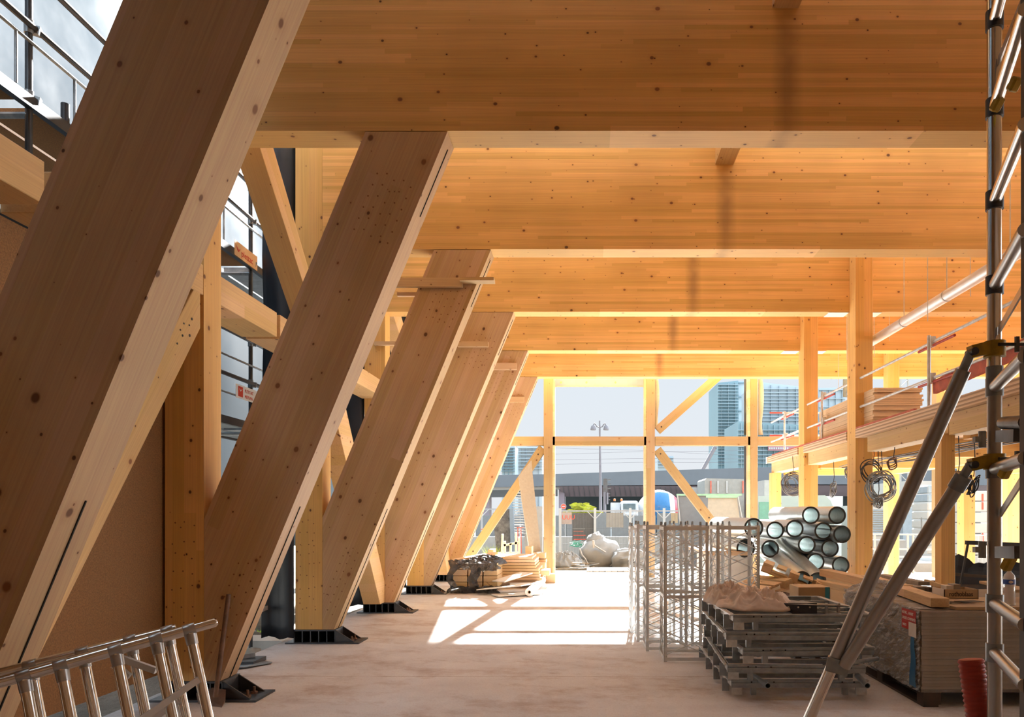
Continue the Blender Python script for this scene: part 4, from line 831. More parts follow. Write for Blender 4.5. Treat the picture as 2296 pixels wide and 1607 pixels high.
# ================================================================ spiral ducts
def duct(p, q, r, lab, grp='spiral metal ducts in the pile', m=None):
    p = Vector(p); q = Vector(q); L = (q-p).length; prof = []; n = int(L/.022)
    for i in range(n+1): prof.append((L*i/n, r+(.0022 if i % 2 else 0)))
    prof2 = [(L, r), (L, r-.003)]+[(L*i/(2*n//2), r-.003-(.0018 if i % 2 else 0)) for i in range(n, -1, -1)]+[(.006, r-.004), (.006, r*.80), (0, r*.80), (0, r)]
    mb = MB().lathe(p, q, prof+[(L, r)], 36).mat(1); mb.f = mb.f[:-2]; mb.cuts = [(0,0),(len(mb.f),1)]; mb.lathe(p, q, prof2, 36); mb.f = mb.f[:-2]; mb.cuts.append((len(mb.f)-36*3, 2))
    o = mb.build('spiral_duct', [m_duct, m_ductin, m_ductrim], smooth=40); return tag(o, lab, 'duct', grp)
m_ductin = plain('duct_inside', (.74,.82,.82), .42, .75, .1, 20)  # paler than the outside so the interior looks lit
m_ductrim = plain('duct_mouth_shade_ring', (.035,.04,.04), .5)  # dark lip added to paint the shade seen inside each mouth
m_duct = plain('spiral_galvanised_duct', (.55,.60,.61), .36, .65, .10, 20)
DD = 10.3; rd = .1275
ring = [(1818,1155,'topmost spiral duct of the pile'),(1877,1155,'top spiral duct at the column end of the pile'),(1738,1188.6,'upper-row duct nearest the lattice towers'),(1782,1185,'upper-row duct just under the topmost one'),(1846,1190,'upper-row duct between the two top ducts'),(1888,1197.6,'duct touching the column, upper of the two'),(1809,1221,'middle duct deep in the pile, mouth in shade'),(1861,1229,'lower-middle duct beside the column'),(1829,1259,'lowest-row duct next to the fallen pair'),(1885,1267,'lowest duct by the column foot'),(1727,1230,'dark-mouthed duct with the fallen duct in front')]
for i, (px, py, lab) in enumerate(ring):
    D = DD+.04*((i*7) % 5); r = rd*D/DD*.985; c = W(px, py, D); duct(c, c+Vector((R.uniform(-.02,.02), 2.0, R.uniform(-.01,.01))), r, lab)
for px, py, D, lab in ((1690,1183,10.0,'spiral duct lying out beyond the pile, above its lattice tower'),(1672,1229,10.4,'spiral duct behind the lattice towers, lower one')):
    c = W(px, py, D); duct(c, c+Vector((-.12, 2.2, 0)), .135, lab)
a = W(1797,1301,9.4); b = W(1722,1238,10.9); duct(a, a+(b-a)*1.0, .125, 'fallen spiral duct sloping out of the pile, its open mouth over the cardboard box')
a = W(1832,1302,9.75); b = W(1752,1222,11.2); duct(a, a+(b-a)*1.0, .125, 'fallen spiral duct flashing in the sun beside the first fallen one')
# bearers and boxes under the pile
for i, (x0,x1,y0,y1,z0,z1,lab) in enumerate(((1.9,2.55,10.0,11.8,0,.30,'crate of boards under the ducts, near the lattice towers'),(2.62,3.30,10.5,11.9,0,.50,'board stack supporting the middle of the duct pile'),(3.34,3.90,10.45,12.0,0,.66,'board stack supporting the duct pile by the column'))):
    o = MB().box(x0,x1,y0,y1,z0,z1).build('board_crate', m_offply, bevel=.004); tag(o, lab, 'crate')
o = MB().bar((1.95,10.2,1.0),(1.95,12.0,1.0),.6,.05).build('duct_bearer', m_plank); tag(o, 'flat board carrying the outlying ducts behind the lattice towers', 'board')
o = MB().box(1.75,2.4,10.6,11.7,.3,.97).build('plasterboard_stack', m_offw); tag(o, 'pale board stack behind the toothed lattice tower', 'board stack')
# box with blue tape, broken pallets
D = 7.9; t = thing('cardboard_box', 'tan cardboard box with a blue tape strip, in front of the fallen ducts', 'box', W(1826,1352,D))
zb_ = ZP(1352,D)-.1; MB().box(XP(1790,D),XP(1862,D),D,D+.35,zb_,ZP(1316,D)).build('carton', m_card, t, bevel=.004); MB().box(XP(1850,D),XP(1860,D),D-.003,D,zb_+.05,ZP(1316,D)+.001).build('tape_strip', m_blue, t)
o = MB().box(XP(1787,D)-.05,XP(1870,D),D-.1,D+.5,0,zb_).build('timber_support', m_darkwood); tag(o, 'dark timber base hidden under the taped cardboard box', 'support')
def pal(c, rot, lab, n=5):
    t = thing('broken_pallet', lab, 'pallet', c); M_ = Matrix.Translation(Vector(c)) @ rot
    def bx(nm, x0,x1,y0,y1,z0,z1,m):
        MB().add([M_@Vector(p) for p in ((x0,y0,z0),(x1,y0,z0),(x1,y1,z0),(x0,y1,z0),(x0,y0,z1),(x1,y0,z1),(x1,y1,z1),(x0,y1,z1))],[(0,3,2,1),(4,5,6,7),(0,1,5,4),(1,2,6,5),(2,3,7,6),(3,0,4,7)]).build(nm, m, t)
    for i in range(n): bx('slat', -.4+i*.17, -.28+i*.17, -.3, .3, .10, .12, m_planky)
    for y in (-.3, -.05, .2): bx('bearer', -.4, .4, y, y+.1, 0.0, .02, m_plank); [bx('block', x, x+.12, y, y+.1, .02, .10, m_plank) for x in (-.4, -.06, .28)]
pal((2.05,9.05,.55), Matrix.Rotation(.5,4,'Z') @ Matrix.Rotation(-.25,4,'Y'), 'broken wooden pallet tilted behind the toothed lattice tower')
pal((2.62,9.35,.70), Matrix.Rotation(-.3,4,'Z') @ Matrix.Rotation(.35,4,'Y'), 'broken wooden pallet end leaning under the fallen ducts')
o = MB().box(1.75,2.9,8.75,9.5,0,.42).build('timber_crate', m_card, bevel=.005); tag(o, 'brown crate beneath the two broken pallets', 'crate')
o = MB().bar((2.25,8.5,.62),(2.75,9.0,.48),.12,.06).build('timber_offcut', m_rust); tag(o, 'reddish timber offcut below the broken pallets', 'offcut')
o = MB().bar((1.95,8.45,.47),(2.85,8.55,.52),.5,.02).build('steel_tray', m_galv_d); tag(o, 'flat steel tray in front of the timber offcut', 'tray')

# ================================================================ far pile by the end wall
D0 = 14.5
def fb(px0, px1, py0, py1, D, dep, nm, m, lab, cat, grp=None, bev=.004):
    o = MB().box(XP(px0,D),XP(px1,D),D,D+dep,max(ZP(py1,D),.0),ZP(py0,D)).build(nm, m, bevel=bev); return tag(o, lab, cat, grp)
for r_ in range(4):
    for c_ in range(3):
        px = 1016+c_*34; o = fb(px, px+31, 1318-14*(r_+1)+1, 1318-14*r_, 14.4+.02*c_, 1.5, 'wrapped_timber', m_railx if 0 else m_planky, 'short timber in the black-wrapped bundle', 'timber', 'timbers in the black-wrapped bundle')
def wrapfn(u, v):
    D = 14.36; px = 1008+112*u; py = 1332-74*v; q = Vector((u*8, v*6, 2))
    if 1: return Vector((XP(px,D), D-.06+.10*noise.noise(q)-.12*math.sin(v*3.1), max(ZP(py,D)+.04*noise.noise(q*1.7), .004)))
t = thing('black_wrap', 'torn black stretch film round the timber bundle by the fifth strut', 'film', (XP(1060,14.3), 14.3, 0))
for i, (u0,u1,v0,v1) in enumerate(((0,1,0,.26),(0,.14,.2,1),(.42,.62,.2,1),(.14,.45,.78,1.04),(.6,1,.72,1.0))):
    MB().grid(18, 14, lambda u, v: wrapfn(u0+(u1-u0)*u+.04*math.sin(v*9+i), v0+(v1-v0)*v)).build('torn_strip', m_filmd, t, smooth=50, solid=.003)
mound('film_heap', (XP(1085,14.6),14.9,ZP(1264,14.6)-.02), .42,.4,.14, m_filmd, 'black and silvery film heaped over the timber bundle', 'film', 5.0, .6, 2.4)
for i in range(8):
    w_ = R.uniform(-3, 3); fb(1094+w_-(i % 3)*6, 1206+w_+(3-i)*2.5, 1300-6.6*(i+1)+.8, 1300-6.6*i, 15.3, 1.2, 'long_plank', m_plank, 'long orange plank in the flat pile under the leaning board', 'plank', 'planks piled by the end wall')
for i, (a, b, w_, h, lab) in enumerate((((1020,1262),(1110,1246),.2,.05,'plank lying crooked over the wrapped bundle, upper'),((1012,1270),(1095,1258),.2,.06,'plank lying crooked over the wrapped bundle, lower'))):
    o = MB().bar(W(a[0],a[1]-6,14.9), W(b[0],b[1]-6,15.6), w_, h).build('crooked_plank', m_plank); tag(o, lab, 'plank')
for i, (x, y, rz, L, lab) in enumerate(((-1.35,13.9,.5,.9,'white offcut sheet by the white roll'),(-1.62,13.95,-.45,1.0,'white offcut sheet nearest the black wrap'),(-1.2,14.5,.1,.7,'white offcut sheet lying flat behind the others'),(-1.5,14.55,.9,.8,'white offcut sheet propped on the planks'))):
    d = Vector((math.cos(rz), math.sin(rz), 0)); c = Vector((x, y, .03+.07*i)); o = MB().bar(c-d*L/2, c+d*L/2+Vector((0,0,.12*(i%2))), .34, .02).build('offcut_sheet', m_offw); tag(o, lab, 'sheet')
a = W(1187,1318,13.75); b = W(1216,1293,16.3); t = thing('white_roll', 'white plastic roll lying on the floor, cardboard core showing', 'roll', a-Vector((0,0,.08)))
a.z = .085; b = Vector((XP(1216,16.3), 16.3, .085)); MB().lathe(a, b, [(0,.030),(0,.082),((b-a).length,.082),((b-a).length,.030)], 24, True).build('sheet_roll', m_white, t, smooth=40); MB().pipe(a-(b-a).normalized()*.004, b, .030, .006).build('core', m_card, t, smooth=40)
# leaning board
P_ = [(1163,1068),(1192,1032),(1194,1060),(1213,1236),(1188,1240),(1172,1130)]
o = MB().slab([W(px,py,17.55-(py-1032)*.0006) for px,py in P_], (-.35,.93,.05), .06).build('leaning_board', m_foam); tag(o, 'tall torn grey-beige insulation board leaning on the end brace', 'board')
# small blocks between pile and post
for i, (px0,px1,py0,py1,D,m,lab) in enumerate(((1178,1192,1225,1245,16.6,m_plank,'small timber block on the far pile, topmost'),(1180,1196,1246,1260,16.6,m_plank,'small timber block below the topmost one'),(1190,1222,1240,1252,17.0,m_planky,'short plank stub beside the end-wall post'),(1198,1224,1254,1262,17.0,m_planky,'second short plank stub beside the end-wall post'),(1094,1106,1232,1241,16.6,m_plank,'small timber block against the end brace foot'),(1185,1232,1278,1290,15.6,m_planky,'flat timber between the plank pile and the block'))):
    fb(px0,px1,py0,py1,D,.5,'timber_block',m,lab,'timber block')
o = MB().box(XP(1096,16.6),XP(1222,16.6),16.58,17.2,0,ZP(1262,16.6)).build('low_board_stack', m_plank); tag(o, 'low board stack behind the plank pile', 'board stack')
t = thing('white_trestle', 'white painted trestle standing behind the plank pile', 'trestle', (XP(1143,17.2), 17.3, 0))
for px, t0 in ((1124,1197),(1132,1213),(1145,1218),(1157,1193),(1164,1205)): MB().bar((XP(px,17.3),17.3,ZP(1262,17.3)-.3), W(px+(3 if px == 1124 else 0),t0,17.3), .05, .05).build('leg', m_white, t)
MB().bar(W(1130,1222,17.3), W(1162,1216,17.3), .05, .05).build('bar', m_white, t); MB().bar(W(1104,1240,17.32), W(1166,1238,17.32), .05, .03).build('bar', m_white, t)
# ================================================================ outdoors beyond the end wall
ZG = -.22
m_offw = plain('outdoor_pale_grey', (.27,.26,.24), .8, 0, .1, 5); m_white = plain('outdoor_white', (.33,.34,.34), .6, 0, .05, 4); m_galv = plain('outdoor_galvanised', (.24,.25,.26), .6, .2, .1, 8)  # outdoor copies darkened in colour to offset the bright exposure outside
m_bag = plain('outdoor_woven_bag', (.24,.23,.215), .8, 0, .1, 5, bump=.3, trans=.2); m_foam = plain('outdoor_beige_board', (.25,.22,.17), .85, 0, .08, 9); m_pinksheet = plain('outdoor_notice', (.28,.22,.19), .8)
m_plank = wood('outdoor_plank', (.30,.22,.14), (1,0,0), (0,0,1), lam=.2, var=.15); m_planky = m_plank; m_galv_d = plain('outdoor_dull_steel', (.11,.12,.125), .6, .1); m_filmw = m_bag; m_text_w = m_white
o = MB().box(-3.7, 9, 19.5, 20.6, -.10, -.03).build('soil_step', m_ground, origin=(0,19.5,-.1)); struct(o)
# flat boards by the slab edge
for i in range(9):
    x0 = XP(1316+13.2*i, 20.4); o = MB().box(x0, x0+.155, 19.6+.02*(i%3), 20.9, -.03, .035).build('pallet_board', m_offw, bevel=.004); tag(o, 'sun-bleached board laid side by side beyond the slab edge', 'board', 'bleached boards beyond the slab edge')
# big bags
def strap(pts, D, t):
    MB().tube([W(px,py,D) for px,py in pts], .028, 6).build('strap', m_oldwood, t, smooth=60)
D = 22.4; c = W(1345,1232,D); t = thing('builders_bag', 'big white builders bag with grey straps, debris showing at its torn mouth', 'bag', (c.x, c.y, -.15))
MB().blob((c.x,c.y+.3,.30),(.62,.6,.50),.16,1.7,36,.75,2,-.42).build('bag_body', m_bag, t, smooth=80)
MB().blob((c.x-.12,c.y+.3,.72),(.28,.3,.26),.3,2.4,20,1,6).build('bag_neck', m_bag, t, smooth=70)
strap([(1300,1230),(1305,1244),(1312,1252),(1318,1264)], D-.35, t); strap([(1331,1211),(1333,1222),(1345,1230),(1358,1238)], D-.38, t); strap([(1330,1211),(1331,1228)], D-.4, t)
c = W(1414,1245,21.9); t = thing('builders_bag', 'slumped creamy plastic bag beside the big strapped bag', 'bag', (c.x, c.y, -.15))
MB().blob((c.x,c.y+.3,.14),(.60,.55,.36),.28,2.2,36,.8,11,-.27).build('bag_body', m_bag, t, smooth=80)
for i, (px,py,dx,dz,lab,m) in enumerate(((1268,1222,.55,.16,'white film scrap piled left of the big bag',m_filmw),(1283,1236,.6,.13,'torn white sheet at the foot of the debris heap',m_offw),(1262,1248,.5,.12,'cream plastic scrap beside the end-wall post',m_bag))):
    p = W(px, py, 21.8+.4*i); mound('plastic_scrap', (p.x, p.y, -.16 if i else .0), dx, .5, dz+.16, m, lab.replace('left of','next to'), 'plastic', 20+i, .7, 2.5)
for i in range(26):
    px = R.uniform(1246,1318); D = R.uniform(20.9,22.6); p = Vector((XP(px,D), D, -.08+R.uniform(0,.22))); a = R.uniform(-.5,.5); d = Vector((math.cos(a), math.sin(a)*.5, R.uniform(-.12,.25)))*R.uniform(.12,.38)
    o = MB().bar(p-d, p+d, R.uniform(.03,.10), .02).build('wood_scrap', [m_plank, m_offw, m_planky][i%3]); tag(o, 'splintered wood scrap in the debris heap beside the big bag', 'wood scrap', 'wood scraps in the debris heap')
p = W(1292,1218,22.9); mb = MB()
for i in range(7): mb.tube([p+Vector((R.uniform(-.22,.22), 0, R.uniform(-.12,.12))) for _ in range(5)], .010, 5)
tag(mb.build('green_strapping', plain('green_plastic', (0.055,0.275,0.198), .5), smooth=60), 'tangle of green plastic strapping on the debris heap', 'strapping')
o = MB().box(-3.0, 3.2, 21.0, 21.5, -.14, -.02).build('soil_bank', m_ground); tag(o, 'low brown soil bank beyond the bleached boards', 'soil bank')
# hoop stand with yellow tag
t = thing('hoop_stand', 'pale tube hoop with a yellow tag beside the lattice towers', 'stand', W(1415,1255,21.6))
MB().tube([W(px,py,21.6) for px,py in ((1412,1262),(1411,1235),(1410,1205),(1413,1192),(1420,1187),(1428,1190),(1430,1205),(1430,1262))], .018, 8).build('hoop', m_offw, t, smooth=60); MB().bar(W(1411,1205,21.5), W(1419,1205,21.5), .02, .09).build('yellow_tag', plain('tag_yellow', (0.413,0.275,0.017), .5), t)
# fence
def fence(pxs, D, ztop, zb, lab, grp):
    for i, (a, b) in enumerate(zip(pxs, pxs[1:])):
        t = thing('mesh_fence', lab[i], 'fence', (XP((a+b)/2, D), D, zb), grp); xa, xb = XP(a,D)+.02, XP(b,D)-.02
        MB().bar((xa,D,ztop),(xb,D,ztop),.04,.05).bar((xa,D,zb+.12),(xb,D,zb+.12),.03,.03).bar((xa,D,zb),(xa,D,ztop),.035,.035).bar((xb,D,zb),(xb,D,ztop),.035,.035).build('frame', m_galv, t)
        n = int((xb-xa)/.055); mb = MB()
        for k in range(1, n): x = xa+(xb-xa)*k/n; mb.box(x-.004,x+.004,D-.002,D+.006,zb+.12,ztop)
        for z in (zb+.7, zb+1.25): mb.bar((xa,D,z),(xb,D,z),.006,.012)
        mb.build('wire_mesh', m_galv_d, t)
        for s, x in ((1,xa),(-1,xb)): MB().bar((x,D-.02,ztop-.28),(x+s*.25,D-.02,ztop-.02),.02,.03).build('corner_strut', m_white, t)
ztp = ZP(1145,26)
fence([1255,1334,1413,1489,1560], 26, ztp, -.2, ['mesh fence panel with a pinkish notice, by the end-wall post','mesh fence panel in front of the parked truck cab','mesh fence panel behind the lattice towers','mesh fence panel before the grey leaning board'], 'temporary mesh fence panels')
fence([1000,1080,1150,1215], 29, ZP(1141,29), -.4, ['mesh fence panel seen past the farthest strut','mesh fence panel behind the dark standing slab','mesh fence panel behind the tall insulation board'], 'far mesh fence panels')
for px, c in ((1256,m_red),(1334,m_white),(1413,m_white),(1489,m_white)):
    t = thing('fence_post', {1256:'white fence post with a red foot beside the end wall post',1334:'perforated white fence post near the debris bag',1413:'white fence post behind the hoop stand',1489:'white fence post above the lattice towers'}[px], 'post', (XP(px,25.9),25.9,-.2), 'fence posts')
    MB().box(XP(px,25.9)-.045, XP(px,25.9)+.045, 25.86, 25.94, -.2, ztp+.1).build('shaft', m_white, t); MB().box(XP(px,25.9)-.05, XP(px,25.9)+.05, 25.85, 25.95, -.2, .12).build('foot', c, t)
t = thing('notice_board', 'pale notice with red looped marks on the mesh fence', 'sign', W(1268,1175,25.96)); D = 25.96
MB().box(XP(1257,D),XP(1282,D),D,D+.02,ZP(1175,D),ZP(1148,D)).build('board', m_pinksheet, t); text('UUU', .22, Matrix.Translation((XP(1260,D), D-.003, ZP(1164,D))) @ Matrix.Rotation(math.pi/2, 4, 'X'), m_text_r, t)
t = thing('poster', 'dark site poster with pale and orange lines behind the mesh fence', 'sign', W(1300,1210,26.02)); D = 26.02
MB().box(XP(1283,D),XP(1331,D),D,D+.02,ZP(1212,D),ZP(1150,D)).build('board', m_steel_d, t)
for k, (yy, w_, m) in enumerate(((1184,26,m_text_w),(1190,22,m_redwood),(1199,27,m_text_r),(1208,27,m_text_r))): MB().box(XP(1286,D),XP(1286+w_,D),D-.004,D,ZP(yy+1.5,D),ZP(yy,D)).build('text_line', m, t)
o = MB().box(XP(1359,26.02),XP(1398,26.02),26.02,26.04,ZP(1182,26),ZP(1149,26)).build('notice_board', m_offw); tag(o, 'blank beige notice on the fence in front of the truck', 'sign')
o = MB().box(XP(1505,26.02),XP(1520,26.02),26.02,26.04,ZP(1172,26),ZP(1150,26)).build('notice_board', plain('notice_tan', (0.385,0.286,0.165), .7)); tag(o, 'small tan notice on the fence near the grey leaning board', 'sign')
o = MB().box(-9, XP(1560,28.2), 28.0, 28.4, -.45, ZP(1203,28)).build('concrete_barrier', m_offw); tag(o, 'long pale concrete barrier behind the mesh fence', 'barrier')
for i in range(14):
    x = -8.5+i*.95; o = MB().box(x, x+.90, 30.5, 30.56, -.5, ZP(1150,30.5)-(.1 if i%3 else 0)).build('corrugated_hoarding', plain('hoarding_grey', (0.132,0.144,0.150), .7) if i == 0 else bpy.data.materials['hoarding_grey']); tag(o, 'dark grey corrugated hoarding panel behind the barrier', 'hoarding panel', 'grey hoarding panels')
# dark standing slab, blue post, container stack seen left of the end post
D = 25; o = MB().slab([W(1113,1240,D),W(1140,1240,D),W(1150,1235,D),W(1144,1140,D),W(1105,1150,D)], (0,1,0), .2).build('standing_slab', plain('mottled_slab', (0.120,0.108,0.096), .9, 0, .6, 6)); tag(o, 'mottled dark slab standing on edge beyond the yellow-lit brace', 'slab')
o = MB().bar(W(1151,1265,24.8), W(1147,1140,24.8), .14, .1).build('blue_post', plain('faded_blue', (0.150,0.198,0.252), .6)); tag(o, 'faded blue post beside the dark standing slab', 'post')
t = thing('slat_stack', 'stack of pale metal slats behind the tall insulation board', 'slat stack', W(1165,1210,25.5))
for i in range(16): MB().bar(W(1150,1195-6*i,25.4), W(1180,1195-6*i,25.4), .3, .035).build('slat', m_white, t)
MB().box(XP(1176,25.6),XP(1216,25.6),25.6,25.9,-.2,ZP(1135,25.6)).build('end_panel', m_offw, t)
p = W(1105,1238,24); tuft((p.x,p.y,-.15), 160, .75, .18, 'hedge', 'yellow-green shrub beside the dark standing slab', (.50,.55,.03), 'shrub')
t = thing('rusty_rail', 'rusty red guard frame near the dark standing slab', 'rail', W(1165,1240,24.2))
MB().bar(W(1158,1182,24.2), W(1174,1182,24.2), .03, .03).build('bar', m_redwood, t); [MB().bar(W(px,1182,24.2), W(px+1,1240,24.2), .03, .03).build('leg', m_redwood, t) for px in (1161,1168)]; MB().bar(W(1078,1186,24.2), W(1092,1186,24.2), .03, .03).build('bar', m_redwood, t)
# young tree
t = thing('young_tree', 'young tree with bright yellow-green drooping leaflets above the fence', 'tree', (XP(1305,31), 31, -.5)); MB().tube([(XP(1305,31),31,-.5),(XP(1306,31),31,1.2)], [.07,.04], 8).build('trunk', m_oldwood, t, smooth=60)
mb = MB(); c0 = W(1306,1150,31)
for i in range(46):
    a = R.uniform(-1.25, 1.25); L = R.uniform(.75, 1.05)*(1.0-.15*abs(a)); yy = R.uniform(-.5,.5); d = Vector((math.sin(a), yy, math.cos(a)*.85)).normalized(); prev = c0+Vector((R.uniform(-.25,.25), R.uniform(-.3,.3), -.15)); nst = 9
    for k in range(nst):
        cur = prev+d*(L*1.05/nst)+Vector((0,0,-.012*k)); s = Vector((-d.z,0,d.x)).normalized()
        for sg in (-1, 1):
            tip = cur+s*sg*.13+d*.03+Vector((0,R.uniform(-.05,.05),-.03)); w_ = d*.035; mb.add([cur-w_*.3, cur+w_, tip+w_*.3, tip-w_*.4], [(0,1,2,3)])
        prev = cur
mb.build('foliage', plain('leaf_yellow_green', (0.310,0.330,0.040), .55, 0, .25, 3, trans=.45), t, solid=.001)
# street lamp, traffic lights, no-entry sign
D = 40; m_pole = plain('street_pole', (0.120,0.110,0.120), .6)
t = thing('street_lamp', 'tall grey double-headed street lamp seen through the end opening', 'street lamp', (XP(1345,D), D, -.95))
MB().tube([(XP(1347,D),D,-.95),(XP(1346,D),D,ZP(1050,D)),(XP(1344.5,D),D,ZP(943,D))], [.12,.07,.045], 10).build('pole', m_pole, t, smooth=60)
for s in (-1, 1):
    MB().tube([W(1344.5,958,D), W(1344.5+s*6,956,D), W(1344.5+s*9,951,D), W(1344.5+s*12,949,D), W(1344.5+s*14,953,D)], .035, 8).build('arm', m_pole, t, smooth=60)
    c = W(1344.5+s*14.5, 953, D); MB().lathe(c, c-Vector((0,0,.27)), [(0,.06),(.05,.11),(.22,.16),(.27,.15)], 14).build('lamp_head', m_pole, t, smooth=40)
D = 38; t = thing('traffic_light', 'traffic light column with small repeater lamps before the overpass', 'traffic light', (XP(1356,D), D, -.95))
MB().tube([(XP(1356,D),D,-.95),(XP(1356,D),D,ZP(1073,D))], .08, 10).build('pole', m_pole, t, smooth=40); MB().box(XP(1352.5,D),XP(1362,D),D-.1,D+.1,ZP(1102,D),ZP(1073,D)).build('signal_head', m_steel_d, t)
MB().box(XP(1360,D),XP(1364,D),D-.1,D+.1,ZP(1130,D),ZP(1104,D)).build('repeater_head', m_pole, t)
for py in (1076,1085.5,1095): MB().bar(W(1362,py,D), W(1370,py-1,D), .2, .05).build('visor', m_steel_d, t)
for py in (1106,1113,1120): MB().bar(W(1364,py,D), W(1368,py,D), .1, .04).build('visor', m_steel_d, t)
D = 34; t = thing('no_entry_sign', 'round red no-entry sign with white bar', 'road sign', (XP(1263.5,D), D, -.8)); c = W(1263.5,1135,D)
MB().lathe(c, c+Vector((0,.03,0)), [(0,.115),(.03,.115)], 24).build('disc', m_text_r, t); MB().box(c.x-.075,c.x+.075,D-.004,D,c.z-.022,c.z+.022).build('white_bar', m_white, t); MB().lathe(c+Vector((0,.004,0)), c+Vector((0,.02,0)), [(0,.13),(.016,.13)], 24).build('rim', m_white, t); MB().tube([(c.x,D+.05,c.z),(c.x,D+.05,-.8)], .03, 8).build('pole', m_pole, t)
# concrete mixer truck
D = 36; m_cab = plain('cab_white', (0.363,0.396,0.429), .35); m_glass = plain('cab_glass', (0.100,0.140,0.160), .12, .3); t = thing('mixer_truck', 'white mixer truck with blue and red striped drum passing behind the fence', 'truck', (XP(1440,D), D, -.7))
MB().prism([(XP(1394,D),-.3),(XP(1432,D),-.3),(XP(1431,D),ZP(1126,D)),(XP(1428,D),ZP(1122,D)),(XP(1396,D),ZP(1122,D)),(XP(1393,D),ZP(1128,D))],'y',D,D+1.6).build('cab', m_cab, t, bevel=.04)
MB().box(XP(1397,D),XP(1425,D),D-.02,D,ZP(1142,D),ZP(1129,D)).build('side_window', m_glass, t); MB().box(XP(1371,D),XP(1392,D),D+.6,D+1.6,-.3,ZP(1126,D)).build('windscreen_side', m_cab, t)
for px in (1378,1393.5): c = W(px,1122,D+.8); MB().lathe(c-Vector((0,0,.02)), c+Vector((0,0,.10)), [(0,.055),(.10,.055),(.12,.03)], 12).build('beacon', plain('beacon_orange', (0.468,0.110,0.011), .4), t, smooth=40)
m_dw = plain('drum_white', (0.451,0.462,0.473), .35); m_db = plain('drum_blue', (0.006,0.094,0.231), .32); m_dr = plain('drum_red', (0.303,0.017,0.033), .35)
a = W(1432,1142,D+1.2); b = W(1530,1136,D+1.2); L = (b-a).length
def dr(f): return .16+.86*math.sin(math.pi*min(max(f*1.02+.03, 0), 1))**.62
for f0, f1, m, nm in ((0,.14,m_dw,'drum_nose'),(.14,.16,m_dw,'drum_band'),(.16,.68,m_db,'drum_blue_band'),(.68,.80,m_dw,'drum_white_band'),(.80,.93,m_dr,'drum_red_band'),(.93,1,m_dw,'drum_tail')):
    MB().lathe(a, b, [(L*(f0+(f1-f0)*k/8), dr(f0+(f1-f0)*k/8)*.92) for k in range(9)], 32).build(nm, m, t, smooth=50)
MB().box(XP(1425,D),XP(1540,D),D+.3,D+2.0,-.4,-.1).build('chassis', m_steel_d, t)
for px in (1402,1465,1485,1520): MB().lathe((XP(px,D),D+.1,-.45),(XP(px,D),D+.45,-.45),[(0,.5),(.35,.5)],20).build('wheel', m_rubber, t, smooth=40)
# light van and barrier behind the fence
t = thing('parked_van', 'pale van behind the mesh fence, bonnet facing the debris heap', 'van', (XP(1395,33), 33, -.8)); D = 33
MB().prism([(XP(1336,D),-.6),(XP(1336,D),ZP(1185,D)),(XP(1345,D),ZP(1178,D)),(XP(1358,D),ZP(1172,D)),(XP(1363,D),ZP(1150,D)),(XP(1430,D),ZP(1150,D)),(XP(1430,D),-.6)],'y',D,D+1.7).build('body', m_cab, t, bevel=.05)
MB().prism([(XP(1362,D),ZP(1172,D)),(XP(1366,D),ZP(1155,D)),(XP(1388,D),ZP(1155,D)),(XP(1388,D),ZP(1172,D))],'y',D-.02,D).build('window', m_glass, t)
for px in (1350,1415): MB().lathe((XP(px,D),D-.05,-.5),(XP(px,D),D+.25,-.5),[(0,.32),(.3,.32)],18).build('wheel', m_rubber, t, smooth=40)
# overpass
D = 70; m_ovp = plain('overpass_parapet', (0.102,0.112,0.124), .8, 0, .12, .4); m_ovs = plain('overpass_soffit', (0.186,0.152,0.174), .7, 0, .08, .5)
t = thing('overpass', 'long grey road overpass with pinkish panelled underside crossing behind the street', 'overpass', (10, D, -.95))
MB().slab([W(700,1075,D),W(1248,1062,D),W(1720,1047,D),W(2300,1040,D),W(2300,1088,D),W(1720,1085,D),W(1248,1089,D),W(700,1100,D)], (0,1,0), .5).build('parapet', m_ovp, t)
MB().slab([W(1252,1090,D+.2),W(2300,1086,D+.2),W(2300,1112,D+1.6),W(1265,1113,D+1.6)], (0,1,.3), .3).build('soffit_panels', m_ovs, t)
for i in range(40):
    px = 1262+i*11.5; MB().bar(W(px,1091,D+.1), W(px+4,1112,D+1.5), .04, .05).build('panel_joint', m_ovp, t)
MB().box(XP(600,D), XP(2300,D), D+1, D+10, ZP(1090,D), ZP(1076,D)).build('deck', m_ovp, t)
MB().box(XP(1262,D), XP(2300,D), D+8, D+8.4, -.95, ZP(1100,D)).build('back_wall', plain('underpass_wall', (0.055,0.080,0.095), .8, 0, .2, .3), t)
for px in (1080, 1252): MB().box(XP(px,D), XP(px+13,D), D+1, D+3, -.95, ZP(1095,D)).build('pier', m_ovs, t)
MB().slab([W(900,1100,D+.4),W(1250,1097,D+.4),W(1250,1112,D+1),W(900,1118,D+1)], (0,1,0), .4).build('girder_edge', m_ovp, t)
text('JARDI', .95, Matrix.Translation((XP(1366,D+7.9), D+7.9, ZP(1128,D+7.9))) @ Matrix.Rotation(math.pi/2, 4, 'X'), m_galv_d, t) if False else None
# catenary wires
for i, (y0, y1) in enumerate(((1018,1008),(1030,1027),(1040,1034),(1000,1022))):
    o = MB().tube([W(1180+k*60, y0+(y1-y0)*k/9+1.2*math.sin(k*1.1), 62+i*1.5) for k in range(10)], .012, 5).build('overhead_wire', m_pole); tag(o, 'thin overhead wire crossing the pale sky', 'wire', 'overhead wires above the overpass')
